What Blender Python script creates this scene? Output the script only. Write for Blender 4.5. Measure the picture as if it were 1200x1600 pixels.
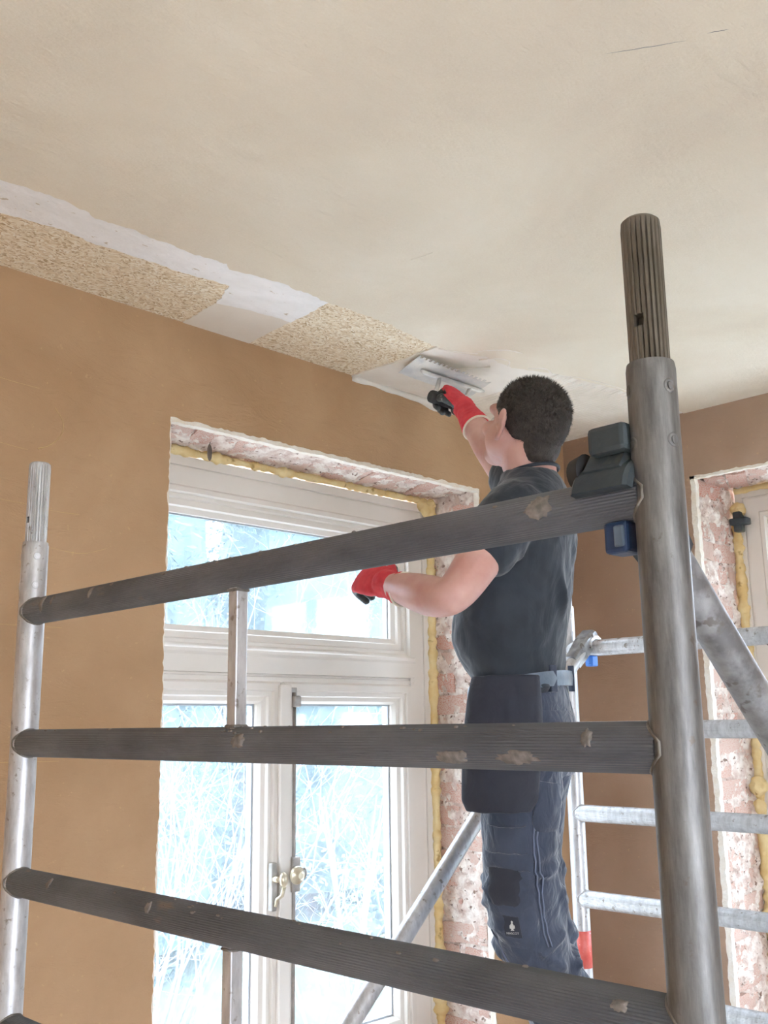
import bpy, bmesh, math, random
import numpy as np
from mathutils import Vector, Matrix, noise
from mathutils.bvhtree import BVHTree

random.seed(7)
for o in list(bpy.data.objects):
    bpy.data.objects.remove(o, do_unlink=True)
SC = bpy.context.scene
COL = SC.collection
V = Vector
PI = math.pi

# ------------------------------------------------------------------ camera
YAW, PIT, ROL = math.radians(45.064), math.radians(11.897), math.radians(-0.798)
fw = V((math.cos(YAW)*math.cos(PIT), math.sin(YAW)*math.cos(PIT), math.sin(PIT)))
rt = V((math.sin(YAW), -math.cos(YAW), 0))
up = rt.cross(fw)
rt2 = math.cos(ROL)*rt + math.sin(ROL)*up
up2 = -math.sin(ROL)*rt + math.cos(ROL)*up
cd = bpy.data.cameras.new('camera')
cam = bpy.data.objects.new('camera', cd)
COL.objects.link(cam)
cam.matrix_world = Matrix(((rt2.x, up2.x, -fw.x, 0), (rt2.y, up2.y, -fw.y, 0), (rt2.z, up2.z, -fw.z, 1.6), (0, 0, 0, 1)))
cd.sensor_fit = 'VERTICAL'
cd.sensor_height = 36.0
cd.lens = 36.0*1573.5/1600
cd.clip_start = 0.02
SC.camera = cam

# ------------------------------------------------------------------ sky, light, exposure
SC.view_settings.view_transform = 'Standard'
SC.view_settings.look = 'None'
SC.view_settings.gamma = 1.0
SC.view_settings.use_curve_mapping = False
SC.view_settings.exposure = 2.68
w = bpy.data.worlds.new('overcast_sky')
SC.world = w
w.use_nodes = True
bg = w.node_tree.nodes['Background']
bg.inputs['Color'].default_value = (0.90, 0.905, 1.0, 1)
bg.inputs['Strength'].default_value = 2.8
SC.cycles.max_bounces = 10
SC.cycles.diffuse_bounces = 6
SC.cycles.transparent_max_bounces = 16
SC.cycles.sample_clamp_indirect = 6.0


# room and openings (metres, floor at z = 0)
WA, WB, H = 2.225, 3.225, 2.68          # window wall (y), right wall (x), plaster ceiling height
X0, Y0 = -2.4, -2.8                     # the two walls behind the photographer
AX0, AX1, AZ0, AZ1 = 1.42, 2.70, 0.50, 2.412      # opening in the window wall
BY0, BY1, BZ0, BZ1 = 0.32, 1.695, 0.50, 2.445     # opening in the right wall
FA = 2.46                                # face of the window frame in the window wall
FB = 3.53


# ------------------------------------------------------------------ materials
def new_mat(name):
    m = bpy.data.materials.new(name)
    m.use_nodes = True
    nt = m.node_tree
    return m, nt, nt.nodes['Principled BSDF']


def N(nt, kind, **kw):
    n = nt.nodes.new(kind)
    for k, v in kw.items():
        if k in n.inputs.keys():
            n.inputs[k].default_value = v
        else:
            setattr(n, k, v)
    return n


def ramp(nt, fac, stops):
    r = nt.nodes.new('ShaderNodeValToRGB')
    el = r.color_ramp.elements
    while len(el) < len(stops):
        el.new(0.5)
    for e, (p, c) in zip(el, stops):
        e.position = p
        e.color = (c[0], c[1], c[2], 1) if hasattr(c, '__len__') else (c, c, c, 1)
    nt.links.new(fac, r.inputs['Fac'])
    return r


def coords(nt, scale=(1, 1, 1), kind='Object', rot=(0, 0, 0)):
    t = nt.nodes.new('ShaderNodeTexCoord')
    mp = nt.nodes.new('ShaderNodeMapping')
    mp.inputs['Scale'].default_value = scale
    mp.inputs['Rotation'].default_value = rot
    nt.links.new(t.outputs[kind], mp.inputs['Vector'])
    return mp.outputs['Vector']


def noise_tex(nt, vec, scale, detail=4, rough=0.55, dist=0.0):
    n = N(nt, 'ShaderNodeTexNoise', Scale=scale, Detail=detail, Roughness=rough, Distortion=dist)
    nt.links.new(vec, n.inputs['Vector'])
    return n.outputs['Fac']


def mixc(nt, fac, a, b, blend='MIX'):
    m = nt.nodes.new('ShaderNodeMix')
    m.data_type = 'RGBA'
    m.blend_type = blend
    for s, v in ((m.inputs[0], fac), (m.inputs[6], a), (m.inputs[7], b)):
        if hasattr(v, 'is_linked'):
            nt.links.new(v, s)
        elif hasattr(v, '__len__'):
            s.default_value = (v[0], v[1], v[2], 1)
        else:
            s.default_value = v
    return m.outputs[2]


def bump(nt, b, height, strength=0.3, dist=0.01, prev=None):
    n = N(nt, 'ShaderNodeBump', Strength=strength, Distance=dist)
    nt.links.new(height, n.inputs['Height'])
    if prev:
        nt.links.new(prev.outputs['Normal'], n.inputs['Normal'])
    if b:
        nt.links.new(n.outputs['Normal'], b.inputs['Normal'])
    return n


def pmat(name, c1, c2=None, scale=8, detail=5, lo=0.35, hi=0.65, rough=0.6, metal=0.0, bscale=60, bstr=0.25, bdist=0.004, stretch=(1, 1, 1), c3=None, c3scale=40, c3lo=0.62, c3hi=0.7, spec=0.5):
    m, nt, b = new_mat(name)
    vec = coords(nt, stretch)
    if c2 is None:
        b.inputs['Base Color'].default_value = (*c1, 1)
    else:
        col = ramp(nt, noise_tex(nt, vec, scale, detail), [(lo, c1), (hi, c2)]).outputs['Color']
        if c3 is not None:
            f = ramp(nt, noise_tex(nt, vec, c3scale, 3), [(c3lo, 0.0), (c3hi, 1.0)]).outputs['Color']
            col = mixc(nt, f, col, c3)
        nt.links.new(col, b.inputs['Base Color'])
    b.inputs['Roughness'].default_value = rough
    b.inputs['Metallic'].default_value = metal
    b.inputs['Specular IOR Level'].default_value = spec
    if bstr:
        bump(nt, b, noise_tex(nt, vec, bscale, 4), bstr, bdist)
    return m


M = {}
# smooth cream plaster of the ceiling
m, nt, b = new_mat('ceiling_plaster')
v = coords(nt)
c = ramp(nt, noise_tex(nt, v, 1.6, 5, 0.6, 0.6), [(0.3, (0.72, 0.64, 0.51)), (0.5, (0.77, 0.70, 0.56)), (0.7, (0.82, 0.765, 0.635))]).outputs['Color']
sp = ramp(nt, noise_tex(nt, v, 260, 3), [(0.35, 0.0), (0.7, 1.0)]).outputs['Color']
c = mixc(nt, mixc(nt, 0.16, (0, 0, 0), sp), c, (0.90, 0.86, 0.79))
nt.links.new(c, b.inputs['Base Color'])
b.inputs['Roughness'].default_value = 0.85
b.inputs['Specular IOR Level'].default_value = 0.25
b1 = bump(nt, None, noise_tex(nt, v, 150, 4, 0.65), 0.22, 0.004)
b2 = bump(nt, None, noise_tex(nt, coords(nt, (1, 3.5, 1), rot=(0, 0, 0.5)), 5, 5, 0.6), 0.35, 0.02, b1)
bump(nt, b, noise_tex(nt, v, 1.3, 2), 0.5, 0.05, b2)
M['plaster'] = m
M['fresh'] = pmat('fresh_plaster', (0.80, 0.75, 0.66), (0.87, 0.83, 0.75), 5, 5, rough=0.6, bscale=30, bstr=0.3, bdist=0.006, stretch=(1, 2, 1))
M['white_skim'] = pmat('white_primer', (0.87, 0.865, 0.84), (0.94, 0.935, 0.92), 9, 6, rough=0.8, bscale=22, bstr=0.6, bdist=0.008, stretch=(1, 2.2, 1), c3=(0.62, 0.55, 0.44), c3scale=30, c3lo=0.68, c3hi=0.72)
M['tape'] = pmat('jointing_tape', (0.78, 0.72, 0.62), (0.83, 0.78, 0.69), 6, 4, rough=0.8, bscale=240, bstr=0.3, bdist=0.002)
# pressed straw / chip board
m, nt, b = new_mat('chipboard')
v = coords(nt, (1, 1, 1))
wob = N(nt, 'ShaderNodeTexNoise', Scale=18.0, Detail=2.0)
nt.links.new(v, wob.inputs['Vector'])
va = nt.nodes.new('ShaderNodeVectorMath'); va.operation = 'MULTIPLY_ADD'
nt.links.new(wob.outputs['Color'], va.inputs[0]); va.inputs[1].default_value = (0.06, 0.06, 0.06); nt.links.new(v, va.inputs[2])
vr = nt.nodes.new('ShaderNodeTexVoronoi'); vr.inputs['Scale'].default_value = 1.0
mp = nt.nodes.new('ShaderNodeMapping'); mp.inputs['Scale'].default_value = (150, 290, 150); mp.inputs['Rotation'].default_value = (0, 0, 0.6)
nt.links.new(va.outputs[0], mp.inputs['Vector']); nt.links.new(mp.outputs['Vector'], vr.inputs['Vector'])
sep = nt.nodes.new('ShaderNodeSeparateColor'); nt.links.new(vr.outputs['Color'], sep.inputs[0])
c = ramp(nt, sep.outputs[0], [(0.0, (0.48, 0.34, 0.18)), (0.22, (0.72, 0.58, 0.38)), (0.6, (0.84, 0.73, 0.54)), (1.0, (0.93, 0.87, 0.74))]).outputs['Color']
nt.links.new(c, b.inputs['Base Color'])
b.inputs['Roughness'].default_value = 0.8
bump(nt, b, sep.outputs[1], 0.4, 0.003)
M['chip'] = m

# brown clay plaster: darker areas follow noise
def clay(name, base, light, umber, umber_scale, lo, hi, offset=(0, 0, 0)):
    m, nt, b = new_mat(name)
    t = nt.nodes.new('ShaderNodeTexCoord')
    mp = nt.nodes.new('ShaderNodeMapping'); mp.inputs['Location'].default_value = offset
    nt.links.new(t.outputs['Object'], mp.inputs['Vector'])
    v = mp.outputs['Vector']
    c = ramp(nt, noise_tex(nt, v, 2.3, 6, 0.6, 0.4), [(0.32, base), (0.7, light)]).outputs['Color']
    d = ramp(nt, noise_tex(nt, v, umber_scale, 3, 0.5, 0.3), [(lo, 0.0), (hi, 1.0)]).outputs['Color']
    c = mixc(nt, d, c, umber)
    spk = ramp(nt, noise_tex(nt, v, 70, 2), [(0.70, 0.0), (0.74, 1.0)]).outputs['Color']
    c = mixc(nt, mixc(nt, 0.35, (0, 0, 0), spk), c, (0.62, 0.43, 0.22))
    nt.links.new(c, b.inputs['Base Color'])
    b.inputs['Roughness'].default_value = 0.85
    b.inputs['Specular IOR Level'].default_value = 0.3
    b1 = bump(nt, None, noise_tex(nt, v, 120, 4, 0.65), 0.25, 0.003)
    b2 = bump(nt, None, noise_tex(nt, coords(nt, (1.2, 1.2, 3.0), rot=(0.25, 0.3, 0)), 6, 6, 0.62, 0.8), 0.4, 0.015, b1)
    bump(nt, b, noise_tex(nt, v, 1.6, 2), 0.4, 0.05, b2)
    return m


M['clay'] = clay('clay_plaster', (0.44, 0.275, 0.15), (0.52, 0.345, 0.20), (0.40, 0.245, 0.13), 1.4, 0.50, 0.70, (0.35, 0, 0.9))
M['clay2'] = clay('clay_plaster_right', (0.38, 0.26, 0.18), (0.44, 0.31, 0.225), (0.33, 0.215, 0.145), 1.1, 0.55, 0.7)  # greyer brown for the right wall
M['scratch'] = pmat('pale_scratch', (0.58, 0.40, 0.19), rough=0.9, bstr=0)
M['brick'] = None
m, nt, b = new_mat('old_brick')
v = coords(nt)
oi = nt.nodes.new('ShaderNodeObjectInfo')
c0 = ramp(nt, oi.outputs['Random'], [(0.0, (0.55, 0.17, 0.11)), (0.35, (0.62, 0.30, 0.22)), (0.75, (0.68, 0.42, 0.34)), (0.9, (0.60, 0.14, 0.07)), (1.0, (0.60, 0.12, 0.05))]).outputs['Color']
f = ramp(nt, noise_tex(nt, v, 28, 6, 0.65), [(0.36, 0.0), (0.54, 1.0)]).outputs['Color']
c = mixc(nt, mixc(nt, 0.9, (0, 0, 0), f), c0, (0.72, 0.58, 0.49))
nt.links.new(c, b.inputs['Base Color'])
b.inputs['Roughness'].default_value = 0.95
bump(nt, b, noise_tex(nt, v, 70, 5, 0.7), 0.6, 0.008)
M['brick'] = m
M['mortar'] = pmat('lime_mortar', (0.58, 0.43, 0.36), (0.82, 0.74, 0.66), 26, 8, 0.36, 0.60, rough=0.95, bscale=55, bstr=0.8, bdist=0.012, c3=(0.26, 0.17, 0.13), c3scale=55, c3lo=0.61, c3hi=0.67)
M['masonry'] = pmat('rough_masonry', (0.50, 0.36, 0.28), (0.66, 0.55, 0.46), 12, 6, rough=0.95, bscale=40, bstr=0.7, bdist=0.01)
M['foam'] = pmat('expanding_foam', (0.72, 0.52, 0.22), (0.80, 0.66, 0.36), 16, 5, rough=0.6, bscale=90, bstr=0.5, bdist=0.004, c3=(0.42, 0.27, 0.09), c3scale=24, c3lo=0.64, c3hi=0.72)
M['bead'] = pmat('raw_plaster_edge', (0.82, 0.74, 0.62), (0.88, 0.84, 0.76), 30, 5, rough=0.9, bscale=120, bstr=0.7, bdist=0.005)
M['paint'] = pmat('white_window_paint', (0.73, 0.685, 0.615), (0.79, 0.75, 0.69), 3, 5, rough=0.42, bscale=40, bstr=0.06, bdist=0.002)
M['brass'] = pmat('dull_brass', (0.55, 0.48, 0.34), (0.70, 0.64, 0.50), 30, 4, rough=0.35, metal=0.8, bscale=100, bstr=0.1)
M['iron'] = pmat('worn_iron_bar', (0.32, 0.30, 0.27), (0.46, 0.43, 0.40), 22, 4, rough=0.5, metal=0.5, bscale=100, bstr=0.2)
M['spacer'] = pmat('grey_seal', (0.42, 0.46, 0.50), rough=0.5, bstr=0)
M['floor'] = pmat('bounce_screed', (0.72, 0.70, 0.68), (0.82, 0.80, 0.78), 3, 6, rough=0.9, bscale=50, bstr=0.3)  # kept extra pale to throw light up at the ceiling
M['backwall'] = pmat('pale_old_wall', (0.68, 0.65, 0.60), (0.74, 0.71, 0.67), 2, 5, rough=0.9, bscale=60, bstr=0.2)  # unseen walls, paled to return more light

# dusty glass: clear pane with a film and specks of dust
def glass(name, film, speck, tint):
    m = bpy.data.materials.new(name)
    m.use_nodes = True
    nt = m.node_tree
    nt.nodes.clear()
    out = nt.nodes.new('ShaderNodeOutputMaterial')
    tr = N(nt, 'ShaderNodeBsdfTransparent'); tr.inputs['Color'].default_value = (*tint, 1)
    tl = N(nt, 'ShaderNodeBsdfTranslucent'); tl.inputs['Color'].default_value = (0.70, 0.82, 0.90, 1)
    df = N(nt, 'ShaderNodeBsdfDiffuse'); df.inputs['Color'].default_value = (0.70, 0.80, 0.86, 1)
    gl = N(nt, 'ShaderNodeBsdfGlossy', Roughness=0.03)
    dust = nt.nodes.new('ShaderNodeMixShader'); dust.inputs[0].default_value = 0.35
    nt.links.new(tl.outputs[0], dust.inputs[1]); nt.links.new(df.outputs[0], dust.inputs[2])
    v = coords(nt)
    vo = nt.nodes.new('ShaderNodeTexVoronoi'); vo.inputs['Scale'].default_value = 95.0
    nt.links.new(v, vo.inputs['Vector'])
    dots = ramp(nt, vo.outputs['Distance'], [(0.16, 1.0), (0.30, 0.0)]).outputs['Color']
    vo2 = nt.nodes.new('ShaderNodeTexVoronoi'); vo2.inputs['Scale'].default_value = 42.0
    nt.links.new(v, vo2.inputs['Vector'])
    dots2 = ramp(nt, vo2.outputs['Distance'], [(0.07, 1.0), (0.16, 0.0)]).outputs['Color']
    mm = nt.nodes.new('ShaderNodeMath'); mm.operation = 'MAXIMUM'
    nt.links.new(dots, mm.inputs[0]); nt.links.new(dots2, mm.inputs[1])
    gate = ramp(nt, noise_tex(nt, v, 9, 3), [(0.35, 0.15), (0.65, 1.0)]).outputs['Color']
    m2 = nt.nodes.new('ShaderNodeMath'); m2.operation = 'MULTIPLY'
    nt.links.new(mm.outputs[0], m2.inputs[0]); nt.links.new(gate, m2.inputs[1])
    m3 = nt.nodes.new('ShaderNodeMath'); m3.operation = 'MULTIPLY_ADD'
    nt.links.new(m2.outputs[0], m3.inputs[0]); m3.inputs[1].default_value = speck
    fl = ramp(nt, noise_tex(nt, v, 3, 4), [(0.3, film*0.75), (0.7, film*1.25)]).outputs['Color']
    nt.links.new(fl, m3.inputs[2])
    mx = nt.nodes.new('ShaderNodeMixShader')
    nt.links.new(m3.outputs[0], mx.inputs[0]); nt.links.new(tr.outputs[0], mx.inputs[1]); nt.links.new(dust.outputs[0], mx.inputs[2])
    mg = nt.nodes.new('ShaderNodeMixShader'); fr_ = N(nt, 'ShaderNodeFresnel', IOR=1.5); nt.links.new(fr_.outputs[0], mg.inputs[0])
    # thin pane: both faces reflect as glass met from the air
    ge = nt.nodes.new('ShaderNodeNewGeometry')
    io = nt.nodes.new('ShaderNodeMath'); io.operation = 'MULTIPLY_ADD'
    nt.links.new(ge.outputs['Backfacing'], io.inputs[0]); io.inputs[1].default_value = 1/1.5-1.5; io.inputs[2].default_value = 1.5
    nt.links.new(io.outputs[0], fr_.inputs['IOR'])
    nt.links.new(mx.outputs[0], mg.inputs[1]); nt.links.new(gl.outputs[0], mg.inputs[2])
    nt.links.new(mg.outputs[0], out.inputs['Surface'])
    return m


M['glass'] = glass('dusty_glass', 0.075, 0.24, (0.80, 0.87, 0.91))
M['glass_clear'] = glass('clear_glass', 0.04, 0.05, (0.96, 0.98, 1.0))
# scaffold metals
m, nt, b = new_mat('aluminium_tube')
v = coords(nt, (1, 1, 0.25))
c = ramp(nt, noise_tex(nt, v, 60, 6, 0.65), [(0.3, (0.44, 0.44, 0.445)), (0.7, (0.72, 0.73, 0.74))]).outputs['Color']
f = ramp(nt, noise_tex(nt, coords(nt), 60, 4), [(0.62, 0.0), (0.70, 1.0)]).outputs['Color']
c = mixc(nt, f, c, (0.30, 0.27, 0.24))
nt.links.new(c, b.inputs['Base Color'])
b.inputs['Metallic'].default_value = 0.55
b.inputs['Roughness'].default_value = 0.42
bump(nt, b, noise_tex(nt, coords(nt), 90, 4), 0.15, 0.002)
M['alu'] = m
m, nt, b = new_mat('worn_shaded_upright')  # wear streaks over a base darkened for its backlit side
v = coords(nt, (1, 1, 0.14))
c = ramp(nt, noise_tex(nt, v, 75, 6, 0.68), [(0.28, (0.09, 0.087, 0.082)), (0.72, (0.27, 0.267, 0.258))]).outputs['Color']
f = ramp(nt, noise_tex(nt, coords(nt), 48, 4), [(0.64, 0.0), (0.70, 1.0)]).outputs['Color']
c = mixc(nt, f, c, (0.15, 0.13, 0.11))
nt.links.new(c, b.inputs['Base Color'])
b.inputs['Metallic'].default_value = 0.45
b.inputs['Roughness'].default_value = 0.45
bump(nt, b, noise_tex(nt, coords(nt), 90, 4), 0.2, 0.002)
M['alu_worn_shaded'] = m
M['rung'] = pmat('grimy_shaded_rung', (0.115, 0.128, 0.145), (0.195, 0.215, 0.24), 14, 6, rough=0.5, metal=0.45, bscale=120, bstr=0.15, bdist=0.001, stretch=(1, 0.35, 1), c3=(0.24, 0.21, 0.18), c3scale=24, c3lo=0.66, c3hi=0.74)  # grime, plus shade of the near side set into the base
M['spigot'] = pmat('grimy_shaded_spigot', (0.10, 0.085, 0.06), (0.22, 0.19, 0.155), 18, 6, rough=0.5, metal=0.4, bscale=90, bstr=0.2, stretch=(1, 1, 0.3))  # dark base holds grime and the near side's shade
M['galv'] = pmat('scratched_galvanised', (0.20, 0.20, 0.205), (0.40, 0.41, 0.42), 26, 7, 0.38, 0.62, rough=0.45, metal=0.5, bscale=60, bstr=0.4, bdist=0.004, c3=(0.20, 0.19, 0.18), c3scale=42, c3lo=0.6, c3hi=0.66)
M['weld'] = pmat('weld_bead', (0.15, 0.135, 0.11), (0.26, 0.245, 0.22), 60, 4, rough=0.5, metal=0.4, bscale=160, bstr=0.6, bdist=0.003)
M['splash'] = pmat('dried_plaster_splash', (0.17, 0.155, 0.14), (0.30, 0.27, 0.245), 80, 5, rough=0.95, bscale=150, bstr=0.4, bdist=0.002)
M['dark_plastic'] = pmat('dark_blue_plastic', (0.022, 0.034, 0.045), (0.05, 0.065, 0.07), 16, 5, rough=0.5, bscale=80, bstr=0.3, bdist=0.003, c3=(0.16, 0.15, 0.11), c3scale=18, c3lo=0.6, c3hi=0.72)
M['blue_plastic'] = pmat('blue_latch_plastic', (0.015, 0.04, 0.10), (0.025, 0.06, 0.15), 20, 4, rough=0.4, bscale=80, bstr=0.2)
M['bright_blue'] = pmat('bright_blue_latch', (0.06, 0.22, 0.68), rough=0.4, bstr=0)
M['red_band'] = pmat('red_tape', (0.62, 0.09, 0.07), (0.72, 0.16, 0.13), 30, 4, rough=0.4, bscale=50, bstr=0.1, c3=(0.8, 0.6, 0.55), c3scale=60, c3lo=0.66, c3hi=0.7)
M['ply'] = pmat('bounce_plywood', (0.62, 0.57, 0.50), (0.74, 0.70, 0.64), 6, 6, rough=0.7, stretch=(1, 6, 1), bscale=60, bstr=0.3)  # paler than plywood, so the unseen deck bounces light to the ceiling
M['rubber'] = pmat('black_rubber', (0.03, 0.03, 0.03), rough=0.8, bstr=0)

# clothing and body
m, nt, b = new_mat('skin')
v = coords(nt)
c = ramp(nt, noise_tex(nt, v, 14, 4), [(0.3, (0.56, 0.29, 0.245)), (0.7, (0.67, 0.42, 0.365))]).outputs['Color']
nt.links.new(c, b.inputs['Base Color'])
b.inputs['Roughness'].default_value = 0.5
b.inputs['Subsurface Weight'].default_value = 0.12
b.inputs['Subsurface Radius'].default_value = (0.02, 0.008, 0.004)
bump(nt, b, noise_tex(nt, v, 220, 3), 0.12, 0.002)
M['skin'] = m
def cloth(name, c1, c2, wave, scale=9, sheen=0.1, bs=0.35):
    m, nt, b = new_mat(name)
    v = coords(nt)
    c = ramp(nt, noise_tex(nt, v, scale, 6), [(0.3, c1), (0.7, c2)]).outputs['Color']
    nt.links.new(c, b.inputs['Base Color'])
    b.inputs['Roughness'].default_value = 0.8
    b.inputs['Sheen Weight'].default_value = sheen
    b.inputs['Sheen Roughness'].default_value = 0.4
    b1 = bump(nt, None, noise_tex(nt, v, 420, 2), 0.25, 0.001)
    bump(nt, b, noise_tex(nt, coords(nt, (1, 1, 0.6), rot=(0.3, 0.5, 0)), wave, 3, 0.5, 1.0), bs, 0.02, b1)
    return m
M['shirt'] = cloth('black_jersey', (0.017, 0.024, 0.034), (0.031, 0.042, 0.058), 14, 9, 0.28)
M['denim'] = cloth('navy_work_cloth', (0.035, 0.048, 0.08), (0.06, 0.078, 0.12), 24, 9, 0.5, 0.5)
M['pocket'] = cloth('dark_pocket_cloth', (0.022, 0.026, 0.042), (0.036, 0.042, 0.06), 20)
M['seam'] = pmat('pale_seam_thread', (0.16, 0.19, 0.27), rough=0.8, bstr=0)
M['belt'] = pmat('worn_leather_belt', (0.10, 0.14, 0.19), (0.17, 0.22, 0.28), 20, 4, rough=0.28, bscale=80, bstr=0.2)
M['buckle'] = pmat('pale_grey_buckle', (0.35, 0.40, 0.46), rough=0.3, metal=0.4, bstr=0)
M['hair'] = pmat('short_dark_brown_hair', (0.022, 0.017, 0.014), (0.05, 0.04, 0.033), 60, 5, rough=0.6, bscale=300, bstr=0.8, bdist=0.004)
M['strand'] = pmat('hair_strand', (0.03, 0.024, 0.019), (0.085, 0.068, 0.055), 90, 3, rough=0.5, bstr=0)
M['glove_red'] = pmat('red_knit_glove', (0.62, 0.035, 0.055), (0.75, 0.07, 0.09), 30, 4, rough=0.75, bscale=500, bstr=0.5, bdist=0.002)
M['glove_dark'] = pmat('dark_latex_coating', (0.03, 0.035, 0.035), (0.07, 0.08, 0.08), 30, 4, rough=0.4, bscale=200, bstr=0.4, bdist=0.003, c3=(0.35, 0.35, 0.33), c3scale=40, c3lo=0.64, c3hi=0.7)
M['cuff'] = pmat('cream_glove_hem', (0.80, 0.72, 0.60), rough=0.8, bstr=0)
M['eye'] = pmat('eye_white', (0.8, 0.78, 0.74), rough=0.2, bstr=0)
M['steel'] = pmat('plaster_smeared_steel', (0.50, 0.51, 0.51), (0.78, 0.76, 0.70), 12, 5, rough=0.4, metal=0.5, bscale=60, bstr=0.3)
M['emblem'] = pmat('pale_emblem_print', (0.62, 0.64, 0.62), rough=0.8, bstr=0)
# outdoors
M['lawn'] = pmat('garden_grass', (0.06, 0.085, 0.06), (0.10, 0.125, 0.095), 4, 6, rough=0.95, bscale=60, bstr=0.4)
M['reflector'] = pmat('pale_reflector_stone', (0.62, 0.60, 0.57), (0.74, 0.72, 0.69), 3, 6, rough=0.9, bscale=40, bstr=0.3)  # pale slab colour chosen to send sky light up indoors
M['needle'] = pmat('conifer_green', (0.03, 0.065, 0.07), (0.065, 0.12, 0.12), 5, 5, rough=0.7, bstr=0)
M['leaf'] = pmat('yellow_green_leaf', (0.07, 0.10, 0.02), (0.11, 0.15, 0.04), 8, 4, rough=0.6, bstr=0)
M['bark'] = pmat('brown_bark', (0.10, 0.075, 0.06), (0.2, 0.16, 0.13), 12, 5, rough=0.9, bscale=40, bstr=0.6)
M['twig'] = pmat('pale_grey_twig', (0.13, 0.125, 0.14), (0.20, 0.195, 0.21), 14, 5, rough=0.8, bstr=0)
M['render_house'] = pmat('outer_render', (0.6, 0.58, 0.54), rough=0.9, bstr=0)


# ------------------------------------------------------------------ mesh building
def clean(a):
    return [tuple(p) for p in a]


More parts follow.
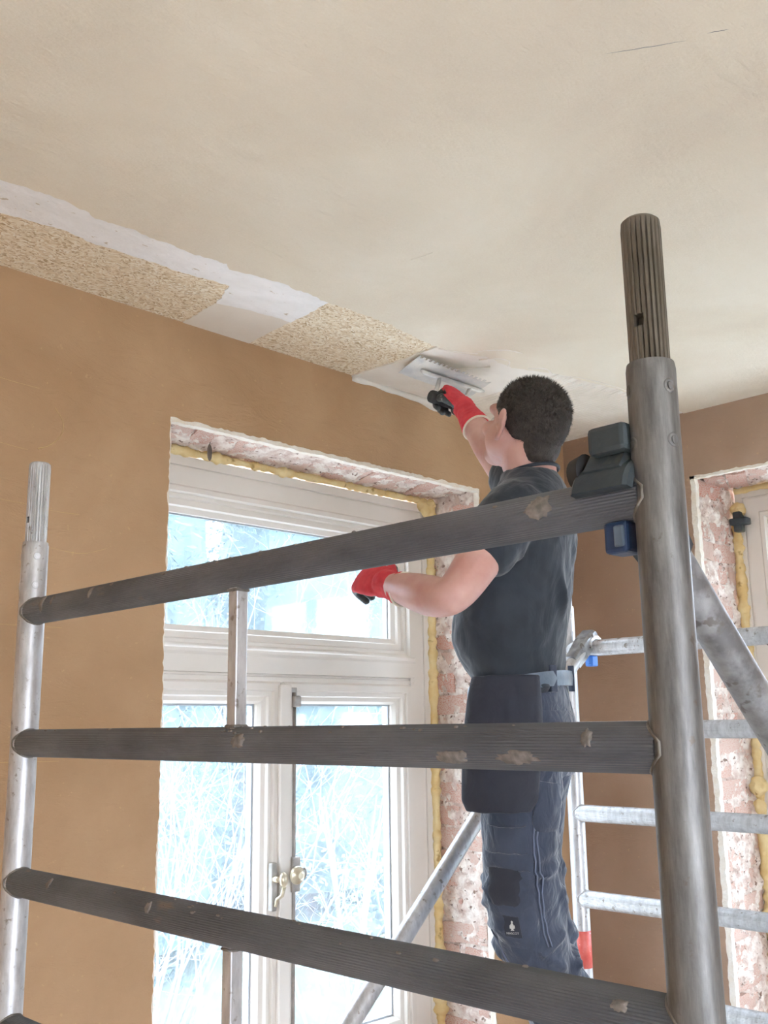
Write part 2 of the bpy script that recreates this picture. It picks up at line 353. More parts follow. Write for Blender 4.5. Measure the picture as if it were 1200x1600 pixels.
class MB:
    def __init__(s):
        s.v, s.f = [], []

    def add(s, verts, faces):
        n = len(s.v)
        s.v += [V(p) for p in verts]
        s.f += [tuple(i+n for i in f) for f in faces]
        return s

    def box(s, lo, hi):
        x0, y0, z0 = lo; x1, y1, z1 = hi
        return s.add([(x0, y0, z0), (x1, y0, z0), (x1, y1, z0), (x0, y1, z0), (x0, y0, z1), (x1, y0, z1), (x1, y1, z1), (x0, y1, z1)],
                     [(3, 2, 1, 0), (4, 5, 6, 7), (0, 1, 5, 4), (1, 2, 6, 5), (2, 3, 7, 6), (3, 0, 4, 7)])

    def bbox(s, lo, hi, bv=0.003):
        """box with chamfered edges"""
        bm = bmesh.new()
        bmesh.ops.create_cube(bm, size=1)
        lo, hi = V(lo), V(hi)
        for q in bm.verts:
            q.co = V(((lo[i]+hi[i])/2+q.co[i]*(hi[i]-lo[i]) for i in range(3)))
        bmesh.ops.bevel(bm, geom=bm.edges[:], offset=bv, segments=2, affect='EDGES', profile=0.5)
        bm.verts.index_update()
        s.add([q.co.copy() for q in bm.verts], [[q.index for q in f.verts] for f in bm.faces])
        bm.free()
        return s

    def rings(s, rings, cap=True, closed=False):
        n = len(rings[0])
        vs = [p for r in rings for p in r]
        fs = []
        m_ = len(rings)
        for i in range(m_ if closed else m_-1):
            for j in range(n):
                a, b_ = i*n+j, i*n+(j+1) % n
                c_, d_ = ((i+1) % m_)*n+(j+1) % n, ((i+1) % m_)*n+j
                fs.append((a, b_, c_, d_))
        if cap and not closed:
            fs.append(tuple(range(n-1, -1, -1)))
            fs.append(tuple((m_-1)*n+j for j in range(n)))
        return s.add(vs, fs)

    def cyl(s, a, b_, r, n=24, r2=None, rib=0.0, cap=True):
        a, b_ = V(a), V(b_)
        d = (b_-a).normalized()
        u = d.orthogonal().normalized() if abs(d.z) < 0.99 else V((1, 0, 0))
        w_ = d.cross(u)
        R = []
        for c_, rr in ((a, r), (b_, r if r2 is None else r2)):
            R.append([c_+(u*math.cos(2*PI*k/n)+w_*math.sin(2*PI*k/n))*(rr-(rib if k % 2 else 0)) for k in range(n)])
        return s.rings(R, cap)

    def tube(s, pts, rad, n=10, closed=False, cap=True):
        pts = [V(p) for p in pts]
        if not hasattr(rad, '__len__'):
            rad = [rad]*len(pts)
        R = []
        u = None
        for i, p in enumerate(pts):
            if closed:
                d = pts[(i+1) % len(pts)]-pts[i-1]
            else:
                d = pts[min(i+1, len(pts)-1)]-pts[max(i-1, 0)]
            d.normalize()
            if u is None:
                u = d.orthogonal().normalized()
            u = (u-d*u.dot(d)).normalized()
            w_ = d.cross(u)
            R.append([p+(u*math.cos(2*PI*k/n)+w_*math.sin(2*PI*k/n))*rad[i] for k in range(n)])
        return s.rings(R, cap, closed)

    def ell(s, c_, ax, n=16, m_=10):
        """ellipsoid: centre and three axis vectors"""
        c_ = V(c_)
        X, Y, Z = [V(a) for a in ax]
        vs = [c_-Z]
        for i in range(1, m_):
            t = PI*i/m_
            for k in range(n):
                p = 2*PI*k/n
                vs.append(c_+X*math.sin(t)*math.cos(p)+Y*math.sin(t)*math.sin(p)-Z*math.cos(t))
        vs.append(c_+Z)
        fs = [(0, 1+(k+1) % n, 1+k) for k in range(n)]
        for i in range(m_-2):
            for k in range(n):
                fs.append((1+i*n+k, 1+i*n+(k+1) % n, 1+(i+1)*n+(k+1) % n, 1+(i+1)*n+k))
        L = len(vs)-1
        fs += [(L, 1+(m_-2)*n+k, 1+(m_-2)*n+(k+1) % n) for k in range(n)]
        return s.add(vs, fs)

    def prism(s, poly, ext):
        """flat polygon pulled along ext"""
        n = len(poly)
        e = V(ext)
        P = [V(p) for p in poly]
        s.add(P+[p+e for p in P], [tuple(range(n)), tuple(range(2*n-1, n-1, -1))]+[(i, i+n, (i+1) % n+n, (i+1) % n) for i in range(n)])
        return s

    def build(s, name, mat, parent=None, smooth=False, origin=None, xf=None):
        me = bpy.data.meshes.new(name)
        o_ = V(origin) if origin is not None else V((0, 0, 0))
        if parent is not None and origin is None:
            o_ = V(parent.get('_o', (0, 0, 0)))
        vs = s.v if xf is None else [xf @ p for p in s.v]
        me.from_pydata([tuple(p-o_) for p in vs], [], s.f)
        bm = bmesh.new(); bm.from_mesh(me)
        bmesh.ops.recalc_face_normals(bm, faces=bm.faces)
        big = [f for f in bm.faces if len(f.verts) > 4]
        if big:
            bmesh.ops.triangulate(bm, faces=big)
        bm.to_mesh(me); bm.free()
        return mesh_obj(name, me, mat, parent, smooth, o_)


def mesh_obj(name, me, mat, parent=None, smooth=False, o_=V((0, 0, 0))):
    if mat is not None and not me.materials:
        me.materials.append(mat if not isinstance(mat, str) else M[mat])
    if smooth:
        me.shade_smooth()
        if isinstance(smooth, float):
            try:
                me.set_sharp_from_angle(angle=smooth)
            except Exception:
                pass
    o = bpy.data.objects.new(name, me)
    COL.objects.link(o)
    o['_o'] = tuple(o_)
    po = V(parent.get('_o', (0, 0, 0))) if parent is not None else V((0, 0, 0))
    o.location = V(o_)-po
    if parent is not None:
        o.parent = parent
    return o


def thing(name, loc, label=None, cat=None, group=None, kind=None):
    o = bpy.data.objects.new(name, None)
    COL.objects.link(o)
    o.location = loc
    o['_o'] = tuple(loc)
    return tag(o, label, cat, group, kind)


def tag(o, label=None, cat=None, group=None, kind=None):
    if label: o['label'] = label
    if cat: o['category'] = cat
    if group: o['group'] = group
    if kind: o['kind'] = kind
    return o


def fuse(mb, voxel, smooth_it=4, factor=0.5):
    """one continuous surface out of overlapping closed volumes"""
    me = bpy.data.meshes.new('tmp')
    me.from_pydata(clean(mb.v), [], mb.f)
    bm = bmesh.new(); bm.from_mesh(me)
    bmesh.ops.recalc_face_normals(bm, faces=bm.faces)
    bm.to_mesh(me); bm.free()
    o = bpy.data.objects.new('tmp', me)
    COL.objects.link(o)
    r = o.modifiers.new('r', 'REMESH'); r.mode = 'VOXEL'; r.voxel_size = voxel
    if smooth_it:
        sm = o.modifiers.new('s', 'SMOOTH'); sm.iterations = smooth_it; sm.factor = factor
    dg = bpy.context.evaluated_depsgraph_get()
    dg.update()
    out = bpy.data.meshes.new_from_object(o.evaluated_get(dg))
    bpy.data.objects.remove(o, do_unlink=True)
    bpy.data.meshes.remove(me)
    out.materials.clear()
    return out


def displace(me, fn):
    n = len(me.vertices)
    co = np.empty(n*3); me.vertices.foreach_get('co', co); co = co.reshape(-1, 3)
    no = np.empty(n*3); me.vertices.foreach_get('normal', no); no = no.reshape(-1, 3)
    d = np.array([fn(V(p), V(q)) for p, q in zip(co, no)])
    co += no*d[:, None]
    me.vertices.foreach_set('co', co.ravel())
    me.update()


def crom(pts, k=6):
    """smooth curve through points of any dimension"""
    P = [np.array(p, float) for p in pts]
    P = [2*P[0]-P[1]]+P+[2*P[-1]-P[-2]]
    out = []
    for i in range(1, len(P)-2):
        for j in range(k):
            t = j/k
            a, b_, c_, d_ = P[i-1:i+3]
            out.append(0.5*((2*b_)+(-a+c_)*t+(2*a-5*b_+4*c_-d_)*t*t+(-a+3*b_-3*c_+d_)*t**3))
    out.append(P[-2])
    return out


def ragged(pts, step, amp, seed=0, axis=None):
    """polyline with small random offsets"""
    rnd = random.Random(seed)
    out = []
    for a, b_ in zip(pts[:-1], pts[1:]):
        a, b_ = V(a), V(b_)
        L = (b_-a).length
        n = max(1, int(L/step))
        d = (b_-a)/max(L, 1e-6)
        for i in range(n):
            p = a+(b_-a)*i/n
            k = noise.noise(V((p[0], p[1], p[2] if len(p) == 3 else 0))*22+V((seed*3.1, 0, 0)))*amp+rnd.uniform(-1, 1)*amp*0.45
            if axis is not None:
                out.append(p+V(axis)*k)
            else:
                pd = V((-d.y, d.x)) if len(a) == 2 else V((-d.y, d.x, 0))
                out.append(p+pd*k)
    out.append(V(pts[-1]))
    return out


# ================================================================== THE SETTING
# floor
tag(MB().box((X0-0.3, Y0-0.3, -0.12), (WB+0.4, WA+0.4, 0.0)).build('floor', 'floor'), 'extra pale screed floor of the room', kind='structure')

# ---------------------------------------------------------------- ceiling
BOARD = H+0.008
ceil = MB().box((X0-0.3, Y0-0.3, BOARD), (WB+0.4, WA+0.4, BOARD+0.14)).build('ceiling', 'chip')
tag(ceil, 'cream plastered ceiling with a bare chipboard strip along the window wall', kind='structure')
edge = [(X0-0.2, 1.85), (-1.2, 1.84), (0.0, 1.85), (0.5, 1.838), (0.761, 1.842), (0.80, 1.835), (0.89, 1.824), (0.976, 1.847), (1.067, 1.841), (1.223, 1.848),
        (1.317, 1.833), (1.336, 1.853), (1.431, 1.837), (1.5, 1.834), (1.627, 1.839), (1.839, 1.833), (2.074, 1.863), (2.132, 1.859), (2.257, 1.815),
        (2.39, 1.822), (2.562, 1.751), (2.831, 1.71), (3.13, 1.70), (WB+0.1, 1.69)]
re = [V((p.x, p.y, H)) for p in ragged([V(p) for p in edge], 0.010, 0.0075, 3)]
poly = re+[V((WB+0.1, Y0-0.1, H)), V((X0-0.2, Y0-0.1, H))]
MB().prism(poly, (0, 0, 0.0085)).build('finished_plaster', 'plaster', ceil)
# freshly spread plaster from the last chipboard to the corner
fe = [V((p.x, p.y, H+0.003)) for p in ragged([V((2.079, WA+0.02)), V((2.094, 2.062)), V((2.093, 1.86)), V((2.12, 1.82))], 0.01, 0.004, 5)]
MB().prism(fe+[V((2.4, 1.75, H+0.003)), V((2.7, 1.68, H+0.003)), V((WB+0.1, 1.6, H+0.003)), V((WB+0.1, WA+0.02, H+0.003))], (0, 0, 0.005)).build('fresh_plaster', 'fresh', ceil)
# white primer strip between the plaster and the boards
wl = [V((p.x, p.y, H+0.0062)) for p in ragged([V(p) for p in [(X0-0.2, 1.97), (0, 1.975), (0.822, 1.978), (0.861, 1.971), (0.959, 1.958), (1.045, 1.97), (1.164, 1.961), (1.264, 1.962), (1.403, 1.943), (1.431, 1.935)]], 0.012, 0.006, 8)]
MB().prism(wl+[V((1.64, 1.87, H+0.0062)), V((1.66, 1.80, H+0.0062)), V((X0-0.2, 1.80, H+0.0062))], (0, 0, 0.0022)).build('white_primer_strip', 'white_skim', ceil)
# smeared end of the primer and the flat joint tape between the two boards
sm = [V((p.x, p.y, H+0.0060)) for p in ragged([V(p) for p in [(1.40, 1.94), (1.44, 2.055), (1.52, 2.035), (1.60, 2.02), (1.664, 2.02), (1.655, 1.87), (1.66, 1.80), (1.40, 1.80)]], 0.012, 0.005, 9)]
MB().prism(sm, (0, 0, 0.0024)).build('primer_smear', 'white_skim', ceil)
tp = [V((p.x, p.y, H+0.0068)) for p in ragged([V(p) for p in [(1.431, 1.90), (1.439, 2.077), (1.451, WA+0.02)]], 0.012, 0.0035, 12)]
tp2 = [V((p.x, p.y, H+0.0068)) for p in ragged([V(p) for p in [(1.676, WA+0.02), (1.664, 2.046), (1.652, 1.867)]], 0.012, 0.0035, 13)]
MB().prism(tp+tp2, (0, 0, 0.0016)).build('joint_tape', 'tape', ceil)
# combed ridges in the fresh plaster near the corner
rg = MB()
x = 2.555
k = 0
while x < 3.19:
    f = (x-2.555)/(3.19-2.555)
    y0_, y1_ = 1.755-0.10*f, 2.165+0.03*math.sin(k)
    if k % 3 == 1: y0_ += 0.03
    seg = 10
    pts = [V((x+0.004*noise.noise(V((x*30, i*0.9, 0))), y0_+(y1_-y0_)*i/seg, H+0.003)) for i in range(seg+1)]
    fade = 1 if f < 0.55 else max(0.25, 1-(f-0.55)*2.2)
    h_ = 0.0090*fade
    R = []
    for i, p in enumerate(pts):
        e = 0.25 if i in (0, seg) else 1
        R.append([p+V((-0.0065, 0, 0.001)), p+V((-0.002, 0, -h_*e)), p+V((0.002, 0, -h_*e)), p+V((0.0065, 0, 0.001))])
    rg.rings(R)
    x += 0.0190
    k += 1
rgo = rg.build('combed_ridges', 'fresh', ceil)
rgo['kind'] = 'stuff'
# torn edge marks and dragged lumps around the fresh patch
for poly_ in ([(2.10, 1.868), (2.16, 1.845), (2.215, 1.815)], [(2.26, 1.848), (2.29, 1.80), (2.335, 1.79), (2.37, 1.822)], [(2.245, 1.985), (2.30, 1.91), (2.33, 1.86)],
              [(2.43, 1.79), (2.47, 1.755), (2.53, 1.77)], [(2.20, 1.80), (2.25, 1.74), (2.31, 1.72)], [(2.55, 1.76), (2.65, 1.72), (2.80, 1.70), (2.9, 1.70)]):
    pts = [V((p[0], p[1], H)) for p in crom(poly_, 5)]
    MB().tube(pts, [0.0015+0.003*abs(noise.noise(p*40)) for p in pts], 6).build('drag_mark', 'fresh', ceil)
for a, b_ in (((1.308, 0.779), (1.375, 0.67)), ((1.384, 0.636), (1.40, 0.606))):
    a, b_ = V((*a, H)), V((*b_, H))
    pts = [a+(b_-a)*i/8+V((0.0016*noise.noise(V((i, a.x*9, 0))), 0.0016*noise.noise(V((i, a.y*7, 3))), 0)) for i in range(9)]
    MB().tube(pts, [0.0001+0.00045*math.sin(PI*i/8) for i in range(9)], 5).build('hairline_crack', 'rung', ceil)
for a, b_ in (((1.245, 1.70), (1.39, 1.72)), ((1.62, 1.52), (1.63, 1.46)), ((1.40, 0.40), (1.52, 0.36))):
    a, b_ = V((*a, H)), V((*b_, H))
    pts = [a+(b_-a)*i/8+V((0.002*noise.noise(V((i, a.x*9, 0))), 0.002*noise.noise(V((i, a.y*7, 3))), 0)) for i in range(9)]
    MB().tube(pts, 0.001, 5).build('trowel_ridge', 'plaster', ceil)
# rounded fillet of wet plaster where ceiling and window wall meet
fl = MB()
R = []
for i in range(60):
    x = 2.085+(WB-2.085)*i/59
    g = 0.010+0.016*math.exp(-((x-2.5)/0.13)**2)+0.006*noise.noise(V((x*14, 0, 0)))
    R.append([V((x, WA+0.005, H+0.004)), V((x, WA-g, H+0.0035)), V((x, WA-g*0.35, H-g*0.3)), V((x, WA-0.0005, H-g)), V((x, WA+0.005, H-g*0.8))])
fl.rings(R)
fl.build('plaster_fillet', 'fresh', ceil, True)


# ---------------------------------------------------------------- walls with openings
def wall_skin(name, mat, to, u0, u1, a0, a1, z0, z1, thick, label, seed):
    """plaster coat with a ragged opening; `to` turns (u, depth, z) into world"""
    amp = 0.0045
    mb = MB()
    r = lambda pts, ax, s_: ragged([V(p) for p in pts], 0.011, amp, seed+s_, ax)
    Lp = r([(a0, 0, z0), (a0, 0, z1)], (1, 0, 0), 1)
    Tp = r([(a0, 0, z1), (a1, 0, z1)], (0, 0, 1), 2)
    Rp = r([(a1, 0, z0), (a1, 0, z1)], (1, 0, 0), 3)
    Lp[0], Lp[-1], Rp[0], Rp[-1], Tp[0], Tp[-1] = V((a0, 0, z0)), V((a0, 0, z1)), V((a1, 0, z0)), V((a1, 0, z1)), V((a0, 0, z1)), V((a1, 0, z1))
    hh = BOARD
    polys = [[V((u0, 0, 0)), V((a0, 0, 0))]+Lp+[V((a0, 0, hh)), V((u0, 0, hh))],
             Tp+[V((a1, 0, hh)), V((a0, 0, hh))],
             [V((u1, 0, 0)), V((a1, 0, 0))]+Rp+[V((a1, 0, hh)), V((u1, 0, hh))],
             [V((a0, 0, 0)), V((a1, 0, 0)), V((a1, 0, z0)), V((a0, 0, z0))]]
    for p in polys:
        mb.prism([to(*q) for q in p], to(0, thick, 0)-to(0, 0, 0))
    o = mb.build(name, mat)
    tag(o, label, kind='structure')
    ms = MB()
    d0, d1 = thick, 0.42
    for (p0, p1, q0, q1) in ((u0, a0-0.012, 0, BOARD), (a1+0.012, u1, 0, BOARD), (a0-0.012, a1+0.012, z1+0.012, BOARD), (a0-0.012, a1+0.012, 0, z0)):
        A_, B_ = to(p0, d0, q0), to(p1, d1, q1)
        ms.box([min(A_[i], B_[i]) for i in range(3)], [max(A_[i], B_[i]) for i in range(3)])
    ms.build('masonry', 'masonry', o)
    return o


toA = lambda u, d, z: V((u, WA+d, z))
toB = lambda u, d, z: V((WB+d, u, z))
wall_l = wall_skin('wall_left', 'clay', toA, X0, WB+0.42, AX0, AX1, AZ0, AZ1, 0.018, 'brown clay plastered wall with the tall white window', 10)
wall_r = wall_skin('wall_right', 'clay2', toB, Y0, WA, BY0, BY1, BZ0, BZ1, 0.018, 'brown clay plastered wall behind the far scaffold frame', 20)

# scratches left in the clay coat
def scratch(pts, r=0.0011):
    P = [V((p[0], WA-0.0002, p[1])) for p in crom(pts, 6)]
    MB().tube(P, [r*(0.3+0.9*abs(noise.noise(p*30))) for p in P], 5).build('trowel_scratch', 'scratch', wall_l)
scratch([(0.83, 2.43), (0.95, 2.41), (1.05, 2.405)])
scratch([(1.093, 2.365), (1.115, 2.335), (1.112, 2.30), (1.085, 2.27), (1.055, 2.255)], 0.0022)
scratch([(0.95, 2.255), (1.0, 2.25), (1.03, 2.248)])
scratch([(0.80, 2.125), (0.95, 2.12), (1.10, 2.115)])
scratch([(1.02, 2.118), (1.10, 2.11), (1.17, 2.11)])
scratch([(0.9, 1.835), (1.0, 1.833), (1.14, 1.833)])
scratch([(0.9, 1.53), (1.05, 1.528), (1.15, 1.527)])
scratch([(0.95, 1.41), (1.01, 1.41)])
scratch([(1.10, 2.02), (1.18, 2.015), (1.25, 2.035)])

# walls behind the photographer and the added window that lets in sky light
def plain_wall(name, to, u0, u1, a0, a1, z0, z1, label):
    ms = MB()
    for (p0, p1, q0, q1) in ((u0, a0, 0, BOARD), (a1, u1, 0, BOARD), (a0, a1, z1, BOARD), (a0, a1, 0, z0)):
        A_, B_ = to(p0, 0, q0), to(p1, 0.3, q1)
        ms.box([min(A_[i], B_[i]) for i in range(3)], [max(A_[i], B_[i]) for i in range(3)])
    return tag(ms.build(name, 'backwall'), label, kind='structure')


toC = lambda u, d, z: V((u, Y0-d, z))
toD = lambda u, d, z: V((X0-d, u, z))
plain_wall('wall_back', toC, X0-0.3, WB+0.42, -1.3, 1.3, 0.35, 2.35, 'pale wall with an added unseen window behind the photographer')
tag(MB().box((X0-0.3, Y0, 0), (X0, WA, BOARD)).build('wall_side', 'backwall'), 'pale plain side wall', kind='structure')


def ring_frame(mb, to, u0, u1, z0, z1, prof):
    """sweep a moulding profile [(inset, depth), ...] round a rectangle with mitred corners"""
    R = []
    for (cu, cz, su, sz) in ((u0, z0, 1, 1), (u1, z0, -1, 1), (u1, z1, -1, -1), (u0, z1, 1, -1)):
        R.append([to(cu+su*i, d, cz+sz*i) for i, d in prof])
    mb.rings(R, cap=False, closed=True)


def make_added_window(name, to, u0, u1, z0, z1, label):
    o = thing(name, to((u0+u1)/2, 0.1, z0), label, None, None, 'structure')
    mb = MB()
    ring_frame(mb, to, u0, u1, z0, z1, [(0, 0.10), (0.06, 0.10), (0.06, 0.17), (0, 0.17)])
    mid = (u0+u1)/2
    A_, B_ = to(mid-0.04, 0.11, z0+0.05), to(mid+0.04, 0.16, z1-0.05)
    mb.box([min(A_[i], B_[i]) for i in range(3)], [max(A_[i], B_[i]) for i in range(3)])
    mb.build('frame', 'paint', o)
    for a, b_ in ((u0+0.06, mid-0.04), (mid+0.04, u1-0.06)):
        A_, B_ = to(a, 0.13, z0+0.06), to(b_, 0.136, z1-0.06)
        MB().box([min(A_[i], B_[i]) for i in range(3)], [max(A_[i], B_[i]) for i in range(3)]).build('pane', 'glass_clear', o)


make_added_window('added_window', toC, -1.3, 1.3, 0.35, 2.35, 'added unseen two-pane window behind the photographer')  # unseen opening, put in so sky light brightens the room

# ---------------------------------------------------------------- broken brick reveals
BR = []
for s_ in range(5):
    rnd = random.Random(40+s_)
    bm = bmesh.new()
    bmesh.ops.create_grid(bm, x_segments=4, y_segments=2, size=0.5)
    bmesh.ops.extrude_face_region(bm, geom=bm.faces[:])
    top = sorted(bm.verts, key=lambda q: q.index)
    n2 = len(bm.verts)//2
    bm.verts.ensure_lookup_table()
    for i, q in enumerate(bm.verts):
        q.co.z = 0.5 if i < n2 else -0.5
    for q in bm.verts:
        q.co += V((rnd.uniform(-1, 1)*0.03, rnd.uniform(-1, 1)*0.05, rnd.uniform(-1, 1)*0.05))
    bmesh.ops.recalc_face_normals(bm, faces=bm.faces)
    me = bpy.data.meshes.new('brick')
    bm.to_mesh(me); bm.free()
    me.materials.append(M['brick'])
    BR.append(me)


def brick(parent, c_, size, rnd, axes):
    """axes: length, height, depth directions"""
    o = bpy.data.objects.new('brick', rnd.choice(BR))
    COL.objects.link(o)
    mt = Matrix((axes[0], axes[1], axes[2])).transposed().to_4x4()
    rot = Matrix.Rotation(rnd.uniform(-0.05, 0.05), 4, 'Z')
    o.matrix_world = Matrix.Translation(V(c_)) @ mt @ rot @ Matrix.Diagonal((size[0], size[1], size[2], 1))
    o.parent = parent
    return o


def rough_sheet(name, parent, org, du, dv, dn, nu, nv, amp, seed, base=0.0, mat='mortar', thick=0.02):
    """lumpy mortar standing proud here and there, sunk elsewhere"""
    org, du, dv, dn = V(org), V(du), V(dv), V(dn)
    vs, fs = [], []
    for i in range(nu+1):
        for j in range(nv+1):
            p = org+du*(i/nu)+dv*(j/nv)
            h_ = noise.fractal(p*16+V((seed, 0, 0)), 0.8, 2.1, 5)*amp+base
            h_ += (noise.ridged_multi_fractal(p*46, 0.9, 2.0, 3, 1.0, 2.0)-1.0)*amp*0.42+noise.noise(p*95)*amp*0.22
            vs.append(p+dn*h_)
    for i in range(nu):
        for j in range(nv):
            a = i*(nv+1)+j
            fs.append((a, a+1, a+nv+2, a+nv+1))
    n0 = len(vs)
    # closed back so that it is a real slab
    for i in range(nu+1):
        for j in range(nv+1):
            vs.append(org+du*(i/nu)+dv*(j/nv)-dn*thick)
    for i in range(nu):
        for j in range(nv):
            a = n0+i*(nv+1)+j
            fs.append((a, a+nv+1, a+nv+2, a+1))
    rim = [i*(nv+1) for i in range(nu+1)]+[nu*(nv+1)+j for j in range(1, nv+1)]+[i*(nv+1)+nv for i in range(nu-1, -1, -1)]+[j for j in range(nv-1, 0, -1)]
    for a, b_ in zip(rim, rim[1:]+rim[:1]):
        fs.append((a, b_, b_+n0, a+n0))
    mb = MB(); mb.add(vs, fs)
    o = mb.build(name, mat, parent, True)
    return o


rnd = random.Random(3)
# right jamb of window A (faces -x), courses of 75 mm
z = AZ0+0.04
k = 0
while z < AZ1-0.02:
    parts = [(0.118, 0.205)] if k % 2 else [(0.066, 0.10), (0.176, 0.10)]
    for yc, L in parts:
        brick(wall_l, (AX1+0.034+rnd.uniform(-0.008, 0.004), WA+0.018+yc-0.006, z), (L*0.97, 0.062, 0.06), rnd, (V((0, 1, 0)), V((0, 0, 1)), V((1, 0, 0))))
    z += 0.075
    k += 1
rough_sheet('mortar', wall_l, (AX1+0.004, WA+0.018, AZ0), (0, FA-WA+0.01, 0), (0, 0, AZ1-AZ0+0.01), (-1, 0, 0), 36, 260, 0.014, 1.0, 0.002, thick=0.012)
# soffit of window A (faces down), bricks on edge
x = AX0+0.03
while x < AX1:
    brick(wall_l, (x, WA+0.018+0.115, AZ1+0.030+rnd.uniform(-0.004, 0.006)), (0.21, 0.062, 0.06), rnd, (V((0.35, 0.94, 0)).normalized(), V((-0.94, 0.35, 0)).normalized(), V((0, 0, 1))))
    x += 0.078
rough_sheet('mortar', wall_l, (AX0-0.01, WA+0.018, AZ1+0.004), (AX1-AX0+0.02, 0, 0), (0, FA-WA+0.01, 0), (0, 0, -1), 180, 36, 0.012, 4.0, 0.002, thick=0.012)
# left jamb of window A (hidden from here, still there)
rough_sheet('mortar', wall_l, (AX0-0.004, WA+0.018, AZ0), (0, FA-WA+0.01, 0), (0, 0, AZ1-AZ0), (1, 0, 0), 20, 120, 0.004, 6.0, -0.004, thick=0.006)
# left jamb of window B (faces -y)
z = BZ0+0.04
k = 0
while z < BZ1-0.02:
    parts = [(0.12, 0.205), (0.275, 0.09)] if k % 2 else [(0.066, 0.10), (0.205, 0.16)]
    for xc, L in parts:
        brick(wall_r, (WB+0.018+xc-0.006, BY1+0.036+rnd.uniform(-0.010, 0.004), z), (L*0.97, 0.062, 0.06), rnd, (V((1, 0, 0)), V((0, 0, 1)), V((0, 1, 0))))
    z += 0.075
    k += 1
rough_sheet('mortar', wall_r, (WB+0.018, BY1+0.004, BZ0), (FB-WB+0.01, 0, 0), (0, 0, BZ1-BZ0+0.01), (0, -1, 0), 40, 260, 0.015, 9.0, 0.002, thick=0.012)
y = BY0+0.03
while y < BY1:
    brick(wall_r, (WB+0.018+0.15, y, BZ1+0.034+rnd.uniform(-0.010, 0.003)), (0.22, 0.062, 0.06), rnd, (V((0.94, 0.35, 0)).normalized(), V((-0.35, 0.94, 0)).normalized(), V((0, 0, 1))))
    y += 0.078
rough_sheet('mortar', wall_r, (WB+0.018, BY0-0.01, BZ1+0.004), (FB-WB+0.01, 0, 0), (0, BY1-BY0+0.02, 0), (0, 0, -1), 40, 180, 0.014, 12.0, 0.0, thick=0.012)
rough_sheet('mortar', wall_r, (WB+0.018, BY0-0.004, BZ0), (FB-WB+0.01, 0, 0), (0, 0, BZ1-BZ0), (0, 1, 0), 20, 120, 0.004, 15.0, -0.004, thick=0.006)


def raw_edge(parent, a, b_, wdir, wid, ddir, dep, seed, mat='bead'):
    """crumbly pale edge strip along an opening"""
    a, b_, wd, dd = V(a), V(b_), V(wdir), V(ddir)
    n = int((b_-a).length/0.012)
    R = []
    for i in range(n+1):
        p = a+(b_-a)*i/n
        w0 = wid*(1+0.22*noise.noise(p*40+V((seed, 0, 0))))
        j = wd*0.003*noise.noise(p*60+V((0, seed, 0)))
        R.append([p+j-dd*0.001, p+wd*w0-dd*0.001+j, p+wd*w0+dd*dep, p+dd*dep])
    mb = MB(); mb.rings(R)
    return mb.build('edge_bead', mat, parent)


raw_edge(wall_l, (AX0, WA+0.002, AZ1+0.004), (AX1, WA+0.002, AZ1+0.004), (0, 0, -1), 0.016, (0, 1, 0), 0.022, 1)
raw_edge(wall_l, (AX1+0.002, WA+0.003, AZ0), (AX1+0.002, WA+0.003, AZ1), (1, 0, 0), -0.008, (0, 1, 0), 0.02, 2)
raw_edge(wall_l, (AX0-0.002, WA+0.004, AZ0), (AX0-0.002, WA+0.004, AZ1), (1, 0, 0), 0.007, (0, 1, 0), 0.02, 3)
raw_edge(wall_r, (WB+0.0015, BY1+0.004, BZ0), (WB+0.0015, BY1+0.004, BZ1), (0, -1, 0), 0.024, (1, 0, 0), 0.022, 4)
raw_edge(wall_r, (WB+0.0015, BY0, BZ1+0.004), (WB+0.0015, BY1, BZ1+0.004), (0, 0, -1), 0.014, (1, 0, 0), 0.02, 5)


def foam(parent, a, b_, out, rad, seed, squash=1.0, side=None):
    """expanding foam: string of merged lumps"""
    a, b_ = V(a), V(b_)
    out = V(out)
    ln = (b_-a).normalized()
    side = ln.cross(out)
    n = int((b_-a).length/0.007)
    R = []
    for i in range(n+1):
        p = a+(b_-a)*i/n
        r_ = rad*(0.55+0.8*abs(noise.noise(V((i*0.055, seed, 0))))+0.75*abs(noise.noise(V((i*0.19, seed+5, 0)))))
        ring = []
        for k_ in range(14):
            t = 2*PI*k_/14
            q = out*math.cos(t)*r_*squash+side*math.sin(t)*r_
            rr = 1+0.16*noise.noise((p+q)*80)
            ring.append(p+q*rr)
        R.append(ring)
    mb = MB(); mb.rings(R)
    return mb.build('expanding_foam', 'foam', parent, True)


foam(wall_l, (AX1-0.012, FA-0.002, AZ0), (AX1-0.012, FA-0.002, AZ1-0.03), (0, -1, 0), 0.025, 1.0, 0.8)
foam(wall_l, (AX0, FA-0.002, AZ1-0.012), (AX1-0.03, FA-0.002, AZ1-0.012), (0, -1, 0), 0.015, 2.0, 0.9)
lump = MB()
for q, r_ in (((AX1-0.03, FA-0.012, AZ1-0.045), 0.032), ((AX1-0.012, FA-0.02, AZ1-0.08), 0.026), ((AX1-0.055, FA-0.01, AZ1-0.03), 0.026), ((AX1-0.02, FA-0.018, AZ1-0.025), 0.022)):
    lump.ell(q, (V((r_, 0, 0)), V((0, r_*0.7, 0)), V((0, 0, r_))), 12, 8)
me = fuse(lump, 0.004, 3)
displace(me, lambda p, n_: 0.004*noise.noise(p*70))
mesh_obj('expanding_foam', me, M['foam'], wall_l, True)
foam(wall_r, (FB-0.004, BY1-0.016, BZ0), (FB-0.004, BY1-0.016, BZ1-0.12), (-1, 0, 0), 0.024, 3.0, 0.8)
